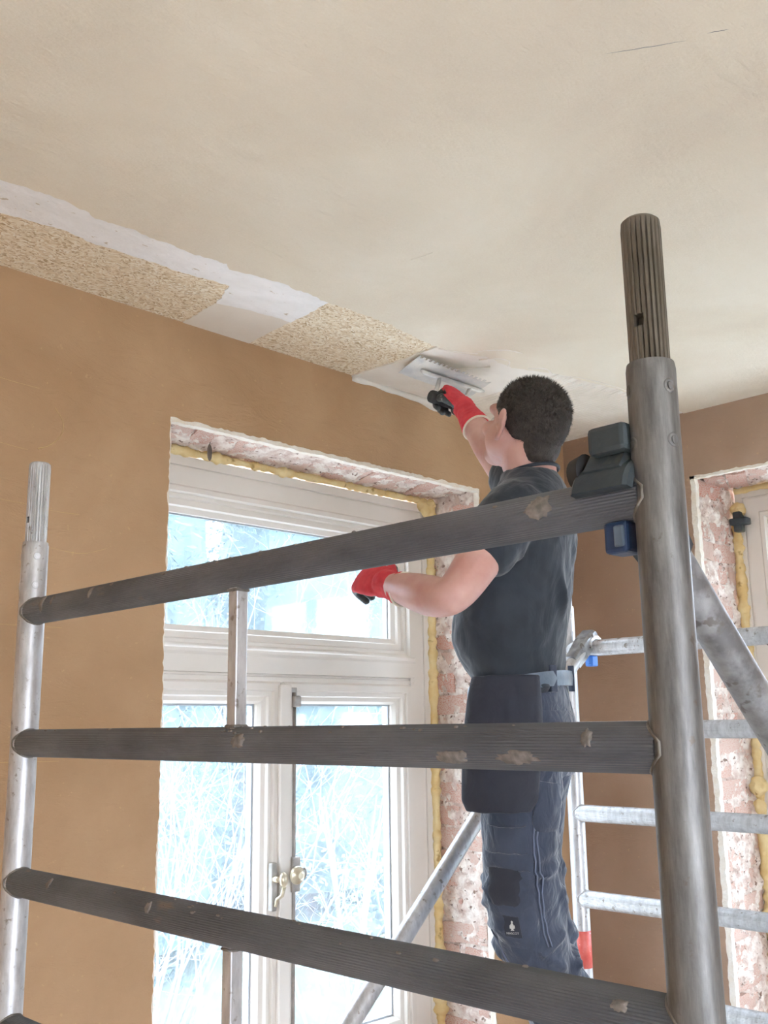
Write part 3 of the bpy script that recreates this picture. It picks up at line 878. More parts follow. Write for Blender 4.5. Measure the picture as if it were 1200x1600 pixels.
foam(wall_r, (FB-0.004, BY0, BZ1-0.012), (FB-0.004, BY1-0.02, BZ1-0.010), (-1, 0, 0), 0.016, 4.0, 0.9)
lump = MB()
for q, r_ in (((FB-0.02, BY1-0.02, 1.37), 0.035), ((FB-0.02, BY1-0.018, 1.30), 0.026), ((FB-0.02, BY1-0.02, 0.93), 0.036), ((FB-0.01, BY1-0.03, 2.36), 0.03)):
    lump.ell(q, (V((r_*0.7, 0, 0)), V((0, r_, 0)), V((0, 0, r_))), 12, 8)
me = fuse(lump, 0.004, 3)
displace(me, lambda p, n_: 0.005*noise.noise(p*60))
mesh_obj('expanding_foam', me, M['foam'], wall_r, True)
# dark fixing clips at the corner of window B and a black plug under its head
MB().bbox((FB-0.05, BY1-0.075, 2.30), (FB-0.005, BY1-0.01, 2.325), 0.004).build('fixing_clip', 'dark_plastic', wall_r)
MB().bbox((FB-0.04, BY1-0.05, 2.275), (FB-0.005, BY1-0.02, 2.35), 0.004).build('fixing_clip', 'dark_plastic', wall_r)
MB().bbox((FB-0.06, BY1-0.26, 2.405), (FB-0.02, BY1-0.19, 2.44), 0.006).build('fixing_clip', 'rubber', wall_r)
MB().bbox((FB-0.03, BY1-0.04, 1.86), (FB-0.004, BY1-0.0, 1.885), 0.004).build('fixing_clip', 'dark_plastic', wall_r)
# a dead leaf hanging under the head of window A
lf = MB()
c0 = V((1.645, WA+0.14, AZ1-0.03))
lf.ell(c0, (V((0.011, 0.003, 0)), V((0.001, 0.003, 0)), V((0, 0, 0.026))), 10, 8)
lf.tube([c0+V((0, 0, 0.024)), c0+V((0.002, 0, 0.04))], 0.0015, 6)
lf.build('dead_leaf', 'bark', wall_l, True)


# ---------------------------------------------------------------- windows
def make_window(name, to, u0, u1, z0, z1, label, face, mirror=False):
    """tall two-sash window with a transom light; u grows away from the hinge shown"""
    o = thing(name, to((u0+u1)/2, face, z0), label, None, None, 'structure')
    um = (u0+u1)/2
    T0, T1 = 1.742, 1.835            # transom
    fr = MB()
    ring_frame(fr, to, u0, u1, z0, z1, [(0, face), (0.028, face), (0.030, face+0.006), (0.034, face+0.006), (0.036, face), (0.088, face), (0.094, face-0.006), (0.108, face-0.006), (0.112, face+0.012), (0.112, face+0.085), (0, face+0.085)])
    fr.build('frame', 'paint', o, 0.5)
    tb = MB()
    pr = [(T0-0.012, face+0.01), (T0-0.012, face), (T0+0.0, face-0.004), (T0+0.004, face-0.004), (T0+0.006, face+0.004), (T0+0.012, face+0.004), (T0+0.014, face-0.008), (T1-0.03, face-0.008), (T1-0.022, face-0.014), (T1-0.012, face-0.014), (T1-0.006, face), (T1+0.004, face+0.01), (T1+0.004, face+0.085), (T0-0.012, face+0.085)]
    R = [[to(uu, d, zz) for zz, d in pr] for uu in (u0+0.088, u1-0.088)]
    tb.rings(R)
    tb.build('transom', 'paint', o, 0.5)
    # fixed light above
    li = thing('top_light', to(um, face, T1)); li.parent = o; li.location = V(li['_o'])-V(o['_o'])
    a0, a1, b0, b1 = u0+0.105, u1-0.105, T1-0.004, z1-0.105
    m_ = MB()
    ring_frame(m_, to, a0, a1, b0, b1, [(0, face+0.010), (0.018, face+0.010), (0.022, face+0.018), (0.040, face+0.018), (0.044, face+0.026), (0.060, face+0.034), (0.060, face+0.07), (0, face+0.07)])
    m_.build('glazing_bead', 'paint', li, 0.5)
    sp_ = MB()
    ring_frame(sp_, to, a0+0.055, a1-0.055, b0+0.02, b1-0.055, [(0, face+0.046), (0.010, face+0.046), (0.010, face+0.052), (0, face+0.052)])
    sp_.build('glass_seal', 'spacer', li)
    A_, B_ = to(a0+0.05, face+0.048, b0+0.015), to(a1-0.05, face+0.053, b1-0.05)
    MB().box([min(A_[i], B_[i]) for i in range(3)], [max(A_[i], B_[i]) for i in range(3)]).build('pane', 'glass', li)
    # two sashes below
    for s_, (a0, a1) in enumerate(((u0+0.100, um-0.002), (um+0.002, u1-0.100))):
        sa = thing('sash', to((a0+a1)/2, face, z0)); sa.parent = o; sa.location = V(sa['_o'])-V(o['_o'])
        b0, b1 = z0+0.10, T0-0.006
        m_ = MB()
        ring_frame(m_, to, a0, a1, b0, b1, [(0, face+0.075), (0, face+0.002), (0.010, face-0.008), (0.030, face-0.008), (0.034, face+0.000), (0.046, face+0.000), (0.050, face+0.010), (0.062, face+0.016), (0.070, face+0.030), (0.070, face+0.075)])
        m_.build('sash_frame', 'paint', sa, 0.5)
        sp_ = MB()
        ring_frame(sp_, to, a0+0.066, a1-0.066, b0+0.066, b1-0.066, [(0, face+0.042), (0.010, face+0.042), (0.010, face+0.05), (0, face+0.05)])
        sp_.build('glass_seal', 'spacer', sa)
        A_, B_ = to(a0+0.064, face+0.044, b0+0.064), to(a1-0.064, face+0.050, b1-0.064)
        MB().box([min(A_[i], B_[i]) for i in range(3)], [max(A_[i], B_[i]) for i in range(3)]).build('pane', 'glass', sa)
    # sill board
    A_, B_ = to(u0-0.0, face-0.05, z0-0.03), to(u1, face+0.09, z0+0.0)
    MB().bbox([min(A_[i], B_[i]) for i in range(3)], [max(A_[i], B_[i]) for i in range(3)], 0.006).build('sill', 'paint', o)
    return o


w1 = make_window('window_1', toA, 1.314, 2.676, AZ0+0.002, 2.386, 'tall white painted casement window with dusty panes in the clay wall', FA-WA)
w2 = make_window('window_2', toB, 0.335, 1.680, BZ0+0.002, 2.434, 'white painted window of the right wall beyond the scaffold', FB-WB)
# cover strip, bolt rod and handle on the meeting stiles of window 1
fy = FA
MB().bbox((1.978, fy-0.022, AZ0+0.11), (2.022, fy-0.004, 1.722), 0.004).build('cover_strip', 'paint', w1)
bolt = thing('espagnolette', (2.036, fy-0.02, AZ0+0.15)); bolt.parent = w1; bolt.location = V(bolt['_o'])-V(w1['_o'])
mb = MB(); mb.cyl((2.036, fy-0.016, AZ0+0.12), (2.036, fy-0.016, 1.70), 0.0055, 12)
mb.build('rod', 'iron', bolt, True)
mb = MB(); mb.bbox((2.022, fy-0.034, 1.655), (2.050, fy-0.006, 1.690), 0.005)
mb.bbox((2.000, fy-0.012, 1.69), (2.050, fy-0.004, 1.715), 0.002)
mb.build('keeper', 'iron', bolt)
KZ = 1.165
mb = MB(); mb.bbox((2.020, fy-0.03, KZ-0.05), (2.052, fy-0.006, KZ+0.05), 0.005)
mb.build('gear_case', 'iron', bolt)
mb = MB()
prof = [(0.0, -0.075), (0.013, -0.075), (0.016, -0.072), (0.022, -0.066), (0.034, -0.06), (0.037, -0.052), (0.034, -0.046), (0.024, -0.044), (0.012, -0.04), (0.011, -0.02)]
mb.rings([[V((2.028+0.72*r_*math.cos(2*PI*k/24), fy+d*0.8, KZ+0.72*r_*math.sin(2*PI*k/24))) for k in range(24)] for r_, d in prof[1:]])
mb.build('round_knob', 'brass', bolt, 0.6)
mb = MB()
mb.tube([V((2.060+0.009*math.cos(t), fy-0.034, KZ+0.002+0.013*math.sin(t))) for t in [2*PI*k/16 for k in range(16)]], 0.003, 8, closed=True)
mb.build('ring', 'iron', bolt, True)
hd = thing('turn_handle', (1.958, fy-0.01, KZ-0.03)); hd.parent = w1; hd.location = V(hd['_o'])-V(w1['_o'])
mb = MB(); mb.bbox((1.949, fy-0.022, KZ-0.095), (1.969, fy-0.002, KZ+0.04), 0.004)
mb.build('back_plate', 'iron', hd)
mb = MB()
mb.ell((1.966, fy-0.055, KZ-0.005), (V((0.016, 0.004, 0.005)), V((0, 0.013, 0)), V((-0.004, 0, 0.021))), 18, 12)
mb.cyl((1.96, fy-0.05, KZ-0.005), (1.96, fy-0.006, KZ-0.005), 0.010, 14)
mb.build('oval_knob', 'brass', hd, True)
mb = MB(); mb.tube([(1.972, fy-0.05, KZ-0.025), (1.968, fy-0.045, KZ-0.05), (1.958, fy-0.035, KZ-0.06), (1.958, fy-0.028, KZ-0.08)], [0.007, 0.006, 0.006, 0.005], 10)
mb.build('lever', 'brass', hd, True)


# ================================================================== SCAFFOLD TOWER
YC, HW = 1.195, 0.688            # middle and half width of the tower (y)
XN, XF = 0.90, 2.70              # near and far frame
RZ = [1.824-0.25*k for k in range(7)]
TR = 0.0254


def weld(mb, yc, s_, z):
    r_, R_ = 0.0258, TR
    pts = []
    for k in range(28):
        t = 2*PI*k/28
        x = r_*math.cos(t)
        y = math.sqrt(max(R_*R_-min(x*x, R_*R_*0.97), 0))
        pts.append(V((x, yc+s_*(y+0.0005), z+r_*math.sin(t))))
    mb.tube(pts, [0.0019+0.0009*noise.noise(V((k, z*9, yc))) for k in range(28)], 7, closed=True)


def tube_patch(y, z, phi, L, dphi, seed, R_=0.0258):
    """thin dried smear hugging a rung"""
    rnd = random.Random(seed)
    vs, fs = [], []
    n = 34
    for layer, (sc__, rr) in enumerate(((1.0, R_-0.0008), (0.86, R_+0.0006), (0.45, R_+0.0009))):
        for k in range(n):
            t = 2*PI*k/n
            w_ = sc__*(0.8+0.35*noise.noise(V((math.cos(t)*2.1, math.sin(t)*2.1, seed)))+ (rnd.uniform(-0.12, 0.12) if layer < 2 else 0))
            a = phi+math.sin(t)*w_*dphi
            vs.append(V((math.cos(a)*rr, y+math.cos(t)*w_*L, z+math.sin(a)*rr)))
    vs.append(V((math.cos(phi)*(R_+0.0009), y, z+math.sin(phi)*(R_+0.0009))))
    for l_ in range(2):
        for k in range(n):
            fs.append((l_*n+k, l_*n+(k+1) % n, (l_+1)*n+(k+1) % n, (l_+1)*n+k))
    for k in range(n):
        fs.append((2*n+k, 2*n+(k+1) % n, 3*n))
    return vs, fs


def make_frame(x, label, near):
    o = thing('scaffold_ladder', (x, YC, 0), label, 'scaffold')
    L = lambda p: V(p)+V((x, YC, 0))
    for s_ in (-1, 1):
        y = s_*HW
        um = ('alu_worn_shaded' if s_ < 0 else 'alu') if near else 'alu'
        mb = MB()
        prof = [(TR*0.55, 0.05), (TR, 0.05), (TR, 1.955), (TR-0.0012, 1.962), (0.019, 1.962), (0.019, 1.90)]
        mb.rings([[L((r_*math.cos(2*PI*k/40), y+r_*math.sin(2*PI*k/40), z)) for k in range(40)] for r_, z in prof])
        u_ = mb.build('upright', um, o, 0.6)
        mb = MB()
        n = 96
        R = []
        for rr, z in ((0.0205, 1.90), (0.0212, 2.112), (0.0203, 2.122), (0.017, 2.125)):
            R.append([L(((rr-(0.0019 if (k % 4) == 0 and z < 2.12 else 0))*math.cos(2*PI*k/n), y+(rr-(0.0019 if (k % 4) == 0 and z < 2.12 else 0))*math.sin(2*PI*k/n), z)) for k in range(n)])
        mb.rings(R)
        sg = mb.build('spigot', 'spigot' if (near and s_ < 0) else 'alu', u_)
        # lock holes sunk into the spigot
        for ang in (3.24, 0.10):
            d = V((math.cos(ang), math.sin(ang), 0))
            tdir = V((-math.sin(ang), math.cos(ang), 0))
            c_ = L((0, y, 2.006))+d*0.008
            cut = MB().prism([c_+tdir*a_+V((0, 0, b_)) for a_, b_ in ((-0.0055, -0.0064), (0.0055, -0.0064), (0.0055, 0.0064), (-0.0055, 0.0064))], d*0.02)
            cut_o = cut.build('cutter', 'alu')
            bo = sg.modifiers.new('hole', 'BOOLEAN'); bo.operation = 'DIFFERENCE'; bo.object = cut_o; bo.solver = 'EXACT'
            dg_ = bpy.context.evaluated_depsgraph_get(); dg_.update()
            nm = bpy.data.meshes.new_from_object(sg.evaluated_get(dg_))
            sg.modifiers.clear()
            sg.data = nm
            bpy.data.objects.remove(cut_o, do_unlink=True)
        # crimp dimples on the sleeve
        for ang in (2.55, 4.45, 3.55+PI, 0.9):
            for zz in (1.932, 1.875):
                d = V((math.cos(ang), math.sin(ang), 0)); tdir = V((-math.sin(ang), math.cos(ang), 0))
                c_ = L((0, y, zz))+d*TR
                rr_ = []
                for rad, off in ((0.0085, -0.0012), (0.0075, 0.0006), (0.0052, 0.0010), (0.0040, -0.0002), (0.0016, -0.0005)):
                    rr_.append([c_+d*(off-rad*rad*math.cos(t)**2/(2*TR))+tdir*(rad*math.cos(t))+V((0, 0, rad*math.sin(t))) for t in [2*PI*k/16 for k in range(16)]])
                mb = MB(); mb.rings(rr_)
                mb.build('crimp_dimple', um, u_, True)
                MB().prism([c_+d*(0.0004)+tdir*(0.0034*math.cos(t))+V((0, 0, 0.0042*math.sin(t))) for t in [2*PI*k/12 for k in range(12)]], d*0.0004).build('dimple_pit', um, u_)
        # rubber foot
        mb = MB(); mb.cyl(L((0, y, 0.0)), L((0, y, 0.012)), 0.05, 24); mb.cyl(L((0, y, 0.012)), L((0, y, 0.06)), 0.019, 20)
        mb.build('foot', 'rubber', u_, True)
        if not near and s_ > 0:
            mb = MB()
            mb.rings([[L((r_*math.cos(2*PI*k/36), y+r_*math.sin(2*PI*k/36), z)) for k in range(36)] for r_, z in ((TR-0.001, 0.878), (TR+0.0006, 0.879), (TR+0.0006, 0.983), (TR-0.001, 0.984))])
            bd = mb.build('red_band', 'red_band', u_, True)
            bd['label'] = 'red tape band round the upright'
    for i, z in enumerate(RZ):
        mb = MB()
        mb.cyl(L((0, -HW+0.012, z)), L((0, HW-0.012, z)), TR, 96, rib=0.0009)
        r_ = mb.build('rung', 'rung' if near else 'alu', o)
        for s_ in (-1, 1):
            mb = MB(); weld(mb, s_*HW, -s_, z)
            mb.build('weld_bead', 'weld' if near else 'alu', r_, True, xf=Matrix.Translation((x, YC, 0)))
        if near and i < 3:
            specs = {0: [(-0.555, 2.95, 0.020, 0.7, 2), (0.60, 2.8, 0.010, 0.8, 3), (0.56, 2.6, 0.006, 0.6, 12), (0.42, 2.7, 0.008, 0.6, 4)],
                     1: [(-0.418, 3.62, 0.030, 0.42, 5), (-0.512, 3.60, 0.033, 0.42, 6), (-0.60, 2.75, 0.008, 0.5, 7), (-0.02, 2.9, 0.020, 0.5, 8)],
                     2: [(-0.62, 2.6, 0.012, 0.3, 9), (0.20, 2.7, 0.010, 0.4, 10), (0.52, 2.5, 0.008, 0.5, 11)]}[i]
            for (yy, ph, LL, dp, sd) in specs:
                vs, fs = tube_patch(yy, z, ph, LL, dp, sd)
                MB().add([L(q) for q in vs], fs).build('plaster_smear', 'splash', r_, True)
            mb = MB()
            for _ in range(26):
                yy = random.choice((random.uniform(-0.6, 0.6), random.gauss(0.0, 0.12)))
                ph = random.uniform(1.5, 2.5)
                sz = random.uniform(0.0008, 0.0030)
                c_ = L((math.cos(ph)*0.0250, yy, z+math.sin(ph)*0.0250))
                mb.ell(c_, (V((sz, 0, 0)), V((0, sz*random.uniform(1, 2.5), 0)), V((0, 0, sz*0.8))), 8, 5)
            tag(mb.build('plaster_splash', 'splash', r_, True), 'dried pale plaster splashes on the rung', kind='stuff')
        else:
            for yy in (-0.31, 0.02, 0.36):
                MB().ell(L((0, yy+0.05*noise.noise(V((z*7, yy*9, 0))), z+0.0245)), (V((0.006, 0, 0)), V((0, 0.011, 0)), V((0, 0, 0.004))), 10, 6).build('plaster_lump', 'splash' if near else 'bead', r_, True)
    for (za, zb) in ((RZ[1], RZ[0]), (RZ[3], RZ[2]), (RZ[5], RZ[4])):
        mb = MB(); mb.bbox(L((-0.0105, 0.006, za+0.019)), L((0.0105, 0.027, zb-0.019)), 0.002)
        st = mb.build('brace_post', 'alu', o)
        for zz, sg_ in ((za+0.026, 1), (zb-0.026, -1)):
            mb = MB()
            pts = [L((0.0118*math.copysign(1, math.cos(t))*min(1, abs(math.cos(t))*1.35), 0.0165+0.0118*math.copysign(1, math.sin(t))*min(1, abs(math.sin(t))*1.35), zz)) for t in [2*PI*k/20 for k in range(20)]]
            mb.tube(pts, [0.0022+0.0012*noise.noise(q*90) for q in pts], 7, closed=True)
            mb.build('weld_bead', 'weld', st, True)
    return o


make_frame(XN, 'grimy shade-darkened scaffold end frame with ribbed grey rungs in front of the plasterer', True)
make_frame(XF, 'bright aluminium scaffold end frame with a red band standing before the right wall', False)


def hook(o, c_, d, latch, big=True):
    """claw that grips a rung (rung runs along y) and its latch below"""
    c_ = V(c_)
    mb = MB()
    R = []
    s_ = 1 if big else 0.8
    for yy, g in ((-0.034, 0.92), (-0.030, 1.0), (0.030, 1.0), (0.034, 0.92)):
        ring = []
        for k in range(15):
            t = math.radians(-30+k*200/14)
            ring.append(c_+V((math.cos(t)*0.041*g, yy*s_, math.sin(t)*0.041*g)))
        for k in range(14, -1, -1):
            t = math.radians(-30+k*200/14)
            ring.append(c_+V((math.cos(t)*0.0275, yy*s_, math.sin(t)*0.0275)))
        R.append(ring)
    mb.rings(R)
    h_ = mb.build('hook_claw', 'dark_plastic' if big else 'alu', o, 0.6)
    # cast body from claw to tube
    mb = MB()
    n0 = c_+V((-d*0.018, 0, 0.046)); n1 = c_+V((d*0.10, 0, -0.048))
    ax = (n1-n0).normalized(); nn = V((0, 1, 0)).cross(ax)
    if nn.z < 0: nn = -nn
    sec = []
    for t, hw_, up_, dn_ in ((0.0, 0.022, 0.012, 0.020), (0.10, 0.030, 0.026, 0.024), (0.45, 0.031, 0.030, 0.018), (0.75, 0.026, 0.027, 0.022), (1.0, 0.023, 0.023, 0.022)):
        q = n0+(n1-n0)*t
        hw_ *= s_
        sec.append([q+V((0, hw_, 0))+nn*up_*0.7, q+V((0, hw_*0.7, 0))+nn*up_, q-V((0, hw_*0.7, 0))+nn*up_, q-V((0, hw_, 0))+nn*up_*0.7, q-V((0, hw_, 0))-nn*dn_, q+V((0, hw_, 0))-nn*dn_])
    mb.rings(sec)
    mb.build('hook_body', 'dark_plastic' if big else 'galv', o, 0.6)
    if big:
        # round pivot boss on the side of the casting and a ridge above it
        MB().cyl(c_+V((-0.012, 0.028, 0.034)), c_+V((-0.012, 0.043, 0.034)), 0.021, 22, 0.017).build('pivot_boss', 'rubber', o, 0.6)
        MB().bbox(c_+V((-0.030, -0.030, 0.046)), c_+V((0.004, 0.016, 0.077)), 0.006).build('hook_ridge', 'dark_plastic', o)
    for yy in (-0.035*s_, 0.035*s_):
        for (ox, oz, rr) in ((0.02, 0.036, 0.005), (0.035, 0.0, 0.004)):
            MB().cyl(c_+V((d*ox, yy*0.8, oz)), c_+V((d*ox, yy*1.10, oz)), rr, 12).build('hook_rivet', 'alu' if big else 'iron', o)
    l0 = c_+V((-0.002, -0.004, -0.0385))
    MB().bbox(l0+V((-0.015, -0.014, -0.018)), l0+V((0.017, 0.014, 0.015)), 0.004).build('latch', latch, o)
    MB().bbox(l0+V((-0.0175, -0.011, -0.012)), l0+V((-0.012, 0.001, 0.010)), 0.002).build('latch_button', 'belt' if big else latch, o)
    return h_


def brace(label, p0, p1, r_, mat, hooks):
    o = thing('diagonal_brace', p1, label, 'scaffold brace')
    p0, p1 = V(p0), V(p1)
    d = (p1-p0).normalized()
    mb = MB(); mb.cyl(p0+d*0.075, p1-d*0.075, r_, 36)
    mb.build('tube', mat, o, 0.6)
    for hpos, dd, latch, big in hooks:
        hook(o, hpos, dd, latch, big)
    return o


brace('scratched grey diagonal brace with a dark hook clamped on the near top rung', (XN, 0.555, RZ[0]+0.040), (XF, 0.555, RZ[6]-0.03), 0.0222, 'galv',
      [((XN, 0.555, RZ[0]), 1, 'blue_plastic', True), ((XF, 0.555, RZ[6]), -1, 'bright_blue', False)])
brace('pale aluminium diagonal brace crossing behind the plasterer to the far frame', (XF, 1.80, RZ[0]+0.035), (XN, 1.80, RZ[6]-0.06), 0.0222, 'alu',
      [((XF, 1.80, RZ[0]), -1, 'bright_blue', False), ((XN, 1.80, RZ[6]), 1, 'bright_blue', False)])

# platform the plasterer stands on (two decks resting on the rungs at 0.574)
DECK = RZ[5]+TR+0.062
for k, (a, b_) in enumerate(((YC-0.60, YC-0.01), (YC+0.01, YC+0.60))):
    o = thing('scaffold_deck', ((XN+XF)/2, (a+b_)/2, RZ[5]+TR), ['plywood scaffold deck beside the near brace', 'plywood scaffold deck under the plasterer'][k], 'platform', 'decks of the scaffold tower')
    MB().bbox((XN+0.03, a+0.02, DECK-0.014), (XF-0.03, b_-0.02, DECK), 0.002).build('plywood_panel', 'ply', o)
    for yy in (a, b_-0.022):
        MB().bbox((XN-0.02, yy, RZ[5]+TR+0.002), (XF+0.02, yy+0.022, DECK-0.001), 0.003).build('side_rail', 'alu', o)
    for xx in (XN+0.03, XF-0.06):
        MB().bbox((xx, a+0.022, RZ[5]+TR+0.004), (xx+0.03, b_-0.022, DECK-0.014), 0.003).build('end_rail', 'alu', o)
    for xx in (XN, XF):
        for yy in (a+0.06, b_-0.1):
            mb = MB()
            pts = [V((xx+0.030*math.cos(t), yy+0.02, RZ[5]+0.030*math.sin(t))) for t in [math.radians(-20+q*220/10) for q in range(11)]]
            mb.tube(pts, 0.004, 8)
            mb.build('rung_hook', 'galv', o, True)


# ================================================================== THE PLASTERER
BF = V((math.cos(math.radians(115)), math.sin(math.radians(115)), 0))     # body faces
BL = V((-BF.y, BF.x, 0))                                                   # his left
UP = V((0, 0, 1))


def limb(mb, ctrl, n=20, k=6, flat=None):
    """ctrl: (x, y, z, radius) joints -> tapered tube with rounded ends"""
    C_ = crom(ctrl, k)
    pts = [V(c_[:3]) for c_ in C_]
    rad = [float(c_[3]) for c_ in C_]
    d0 = (pts[0]-pts[1]).normalized(); d1 = (pts[-1]-pts[-2]).normalized()
    P, R = [], []
    for a in (1.0, 0.85, 0.5):
        P.append(pts[0]+d0*rad[0]*a*0.7); R.append(rad[0]*math.sqrt(max(1-a*a, 0.0025)))
    P += pts; R += rad
    for a in (0.5, 0.85, 1.0):
        P.append(pts[-1]+d1*rad[-1]*a*0.7); R.append(rad[-1]*math.sqrt(max(1-a*a, 0.0025)))
    mb.tube(P, R, n)
    return mb


def trunk(mb, rows, n=32, grow=0.0, power=2.3):
    """rows: (x, y, z, half depth, half width)"""
    C_ = crom(rows, 4)
    R = []
    for c_ in C_:
        ring = []
        for k in range(n):
            t = 2*PI*k/n
            cc, ss = math.cos(t), math.sin(t)
            g = (abs(cc)**power+abs(ss)**power)**(-1/power)
            ring.append(V(c_[:3])+BF*((c_[3]+grow)*cc*g)+BL*((c_[4]+grow)*ss*g))
        R.append(ring)
    mb.rings(R)
    return mb


HC = V((1.881, 1.401, 2.296))
hy, hp = math.radians(88), math.radians(22)
HF = V((math.cos(hy)*math.cos(hp), math.sin(hy)*math.cos(hp), math.sin(hp)))
HL = V((-math.sin(hy), math.cos(hy), 0))
HU = HF.cross(HL)


def hd_(f, l, u):
    return HC+HF*f+HL*l+HU*u


def hell(mb, c_, r, n=20, m_=14):
    mb.ell(hd_(*c_), (HF*r[0], HL*r[1], HU*r[2]), n, m_)


SHIRT = [(1.953, 1.496, 1.655, 0.098, 0.158), (1.947, 1.496, 1.687, 0.103, 0.160), (1.929, 1.500, 1.732, 0.118, 0.168), (1.916, 1.501, 1.777, 0.131, 0.175), (1.910, 1.493, 1.822, 0.134, 0.178), (1.908, 1.478, 1.882, 0.131, 0.180),
         (1.907, 1.461, 1.941, 0.127, 0.182), (1.908, 1.442, 2.001, 0.118, 0.184), (1.911, 1.424, 2.060, 0.107, 0.182), (1.910, 1.412, 2.112, 0.093, 0.166), (1.904, 1.406, 2.150, 0.078, 0.118), (1.896, 1.405, 2.178, 0.066, 0.078)]
TORSO = [(1.965, 1.500, 1.56, 0.090, 0.150), (1.955, 1.497, 1.62, 0.090, 0.148)]+[(a, b_, c_, d_-0.013, e_-0.012) for a, b_, c_, d_, e_ in SHIRT[1:]]
ARM_L = [(1.79, 1.365, 2.075, 0.062), (1.735, 1.372, 2.02, 0.058), (1.668, 1.382, 1.945, 0.050), (1.618, 1.393, 1.885, 0.044), (1.596, 1.412, 1.862, 0.041), (1.603, 1.465, 1.870, 0.045), (1.622, 1.545, 1.892, 0.040), (1.641, 1.633, 1.915, 0.027)]
ARM_R = [(2.035, 1.500, 2.13, 0.062), (2.075, 1.570, 2.20, 0.056), (2.120, 1.665, 2.29, 0.048), (2.150, 1.745, 2.38, 0.043), (2.185, 1.815, 2.460, 0.034), (2.205, 1.862, 2.515, 0.028)]
LEG_L = [(1.895, 1.460, 1.50, 0.088), (1.905, 1.485, 1.36, 0.080), (1.925, 1.503, 1.23, 0.070), (1.965, 1.512, 1.10, 0.058), (2.055, 1.520, 0.97, 0.056), (2.13, 1.528, 0.85, 0.046), (2.185, 1.535, 0.735, 0.038)]
LEG_R = [(2.045, 1.530, 1.50, 0.088), (2.06, 1.565, 1.36, 0.080), (2.085, 1.595, 1.23, 0.070), (2.13, 1.61, 1.10, 0.058), (2.20, 1.62, 0.97, 0.054), (2.27, 1.63, 0.85, 0.046), (2.32, 1.64, 0.735, 0.038)]

body = MB()
body.ell((1.592, 1.398, 1.842), (V((0.020, 0, 0)), V((0, 0.022, 0)), V((0, 0, 0.020))), 12, 8)   # elbow bone
# head
hell(body, (-0.012, 0, 0.022), (0.098, 0.077, 0.088))
hell(body, (0.035, 0, -0.045), (0.062, 0.056, 0.066))
hell(body, (0.068, 0, -0.088), (0.028, 0.032, 0.024))
hell(body, (0.072, 0, 0.022), (0.026, 0.056, 0.020))
hell(body, (0.070, 0.036, -0.028), (0.026, 0.022, 0.022))
hell(body, (0.070, -0.036, -0.028), (0.026, 0.022, 0.022))
hell(body, (0.092, 0, -0.022), (0.020, 0.013, 0.030))
hell(body, (0.099, 0, -0.036), (0.015, 0.016, 0.012))
hell(body, (0.092, 0, -0.060), (0.014, 0.024, 0.006))
hell(body, (0.089, 0, -0.071), (0.013, 0.021, 0.007))
hell(body, (0.020, 0.048, -0.045), (0.050, 0.026, 0.045))
hell(body, (0.020, -0.048, -0.045), (0.050, 0.026, 0.045))
for s_ in (-1, 1):
    rim = []
    for k in range(15):
        t = math.radians(-95+k*285/14)
        rim.append(hd_(-0.010-0.018*math.cos(t)*-1*0.9, s_*(0.079+0.010*max(0, math.cos(t+PI))*1.0+0.004), -0.012+0.032*math.sin(t)))
    # helix: bulges backwards and outwards
    rim = [hd_(-0.004-0.020*math.cos(t), s_*(0.092+0.013*math.cos(t)), -0.014+0.034*math.sin(t)+0.004*math.cos(t)) for t in [math.radians(-120+k*270/14) for k in range(15)]]
    body.tube(rim, 0.0054, 8)
    body.ell(hd_(-0.004, s_*0.085, -0.014), (HF*0.017-HL*(s_*0.009), HL*0.006, HU*0.029), 14, 10)
    body.ell(hd_(0.006, s_*0.082, -0.042), (HF*0.009, HL*0.006, HU*0.011), 12, 8)
    body.ell(hd_(0.014, s_*0.079, -0.016), (HF*0.007, HL*0.007, HU*0.009), 10, 8)
# neck
limb(body, [tuple(hd_(-0.028, 0, -0.03))+(0.060,), tuple(hd_(-0.030, 0, -0.08))+(0.060,), (1.893, 1.402, 2.185, 0.062), (1.905, 1.410, 2.12, 0.075)])
trunk(body, TORSO)
for L_ in (ARM_L, ARM_R):
    limb(body, L_)
for L_ in (LEG_L, LEG_R):
    limb(body, [(a, b_, c_, d_-0.018) for a, b_, c_, d_ in L_])
me = fuse(body, 0.0038, 5)
person = mesh_obj('person', me, M['skin'], None, True, V((0, 0, 0)))
tag(person, 'plasterer in black t-shirt and navy work trousers reaching up to the ceiling with a trowel', 'person')

for s_ in (-1, 1):
    mb = MB(); mb.ell(hd_(0.070, s_*0.030, -0.006), (HF*0.012, HL*0.012, HU*0.009), 12, 8)
    mb.build('eye', 'eye', person, True)

# ---- hair: cropped cap with short strands
def hairline(f, l, u):
    """>0 inside the haired area (head coordinates)"""
    side = abs(l)
    low = -0.080 if f < -0.045 else (-0.080+(f+0.045)/0.045*0.060 if f < 0.0 else -0.020+0.9*f)
    front = 0.066+0.25*max(0, u-0.06)-0.35*max(0, side-0.045)
    return min((u-low)/0.035, (front-f)/0.03)


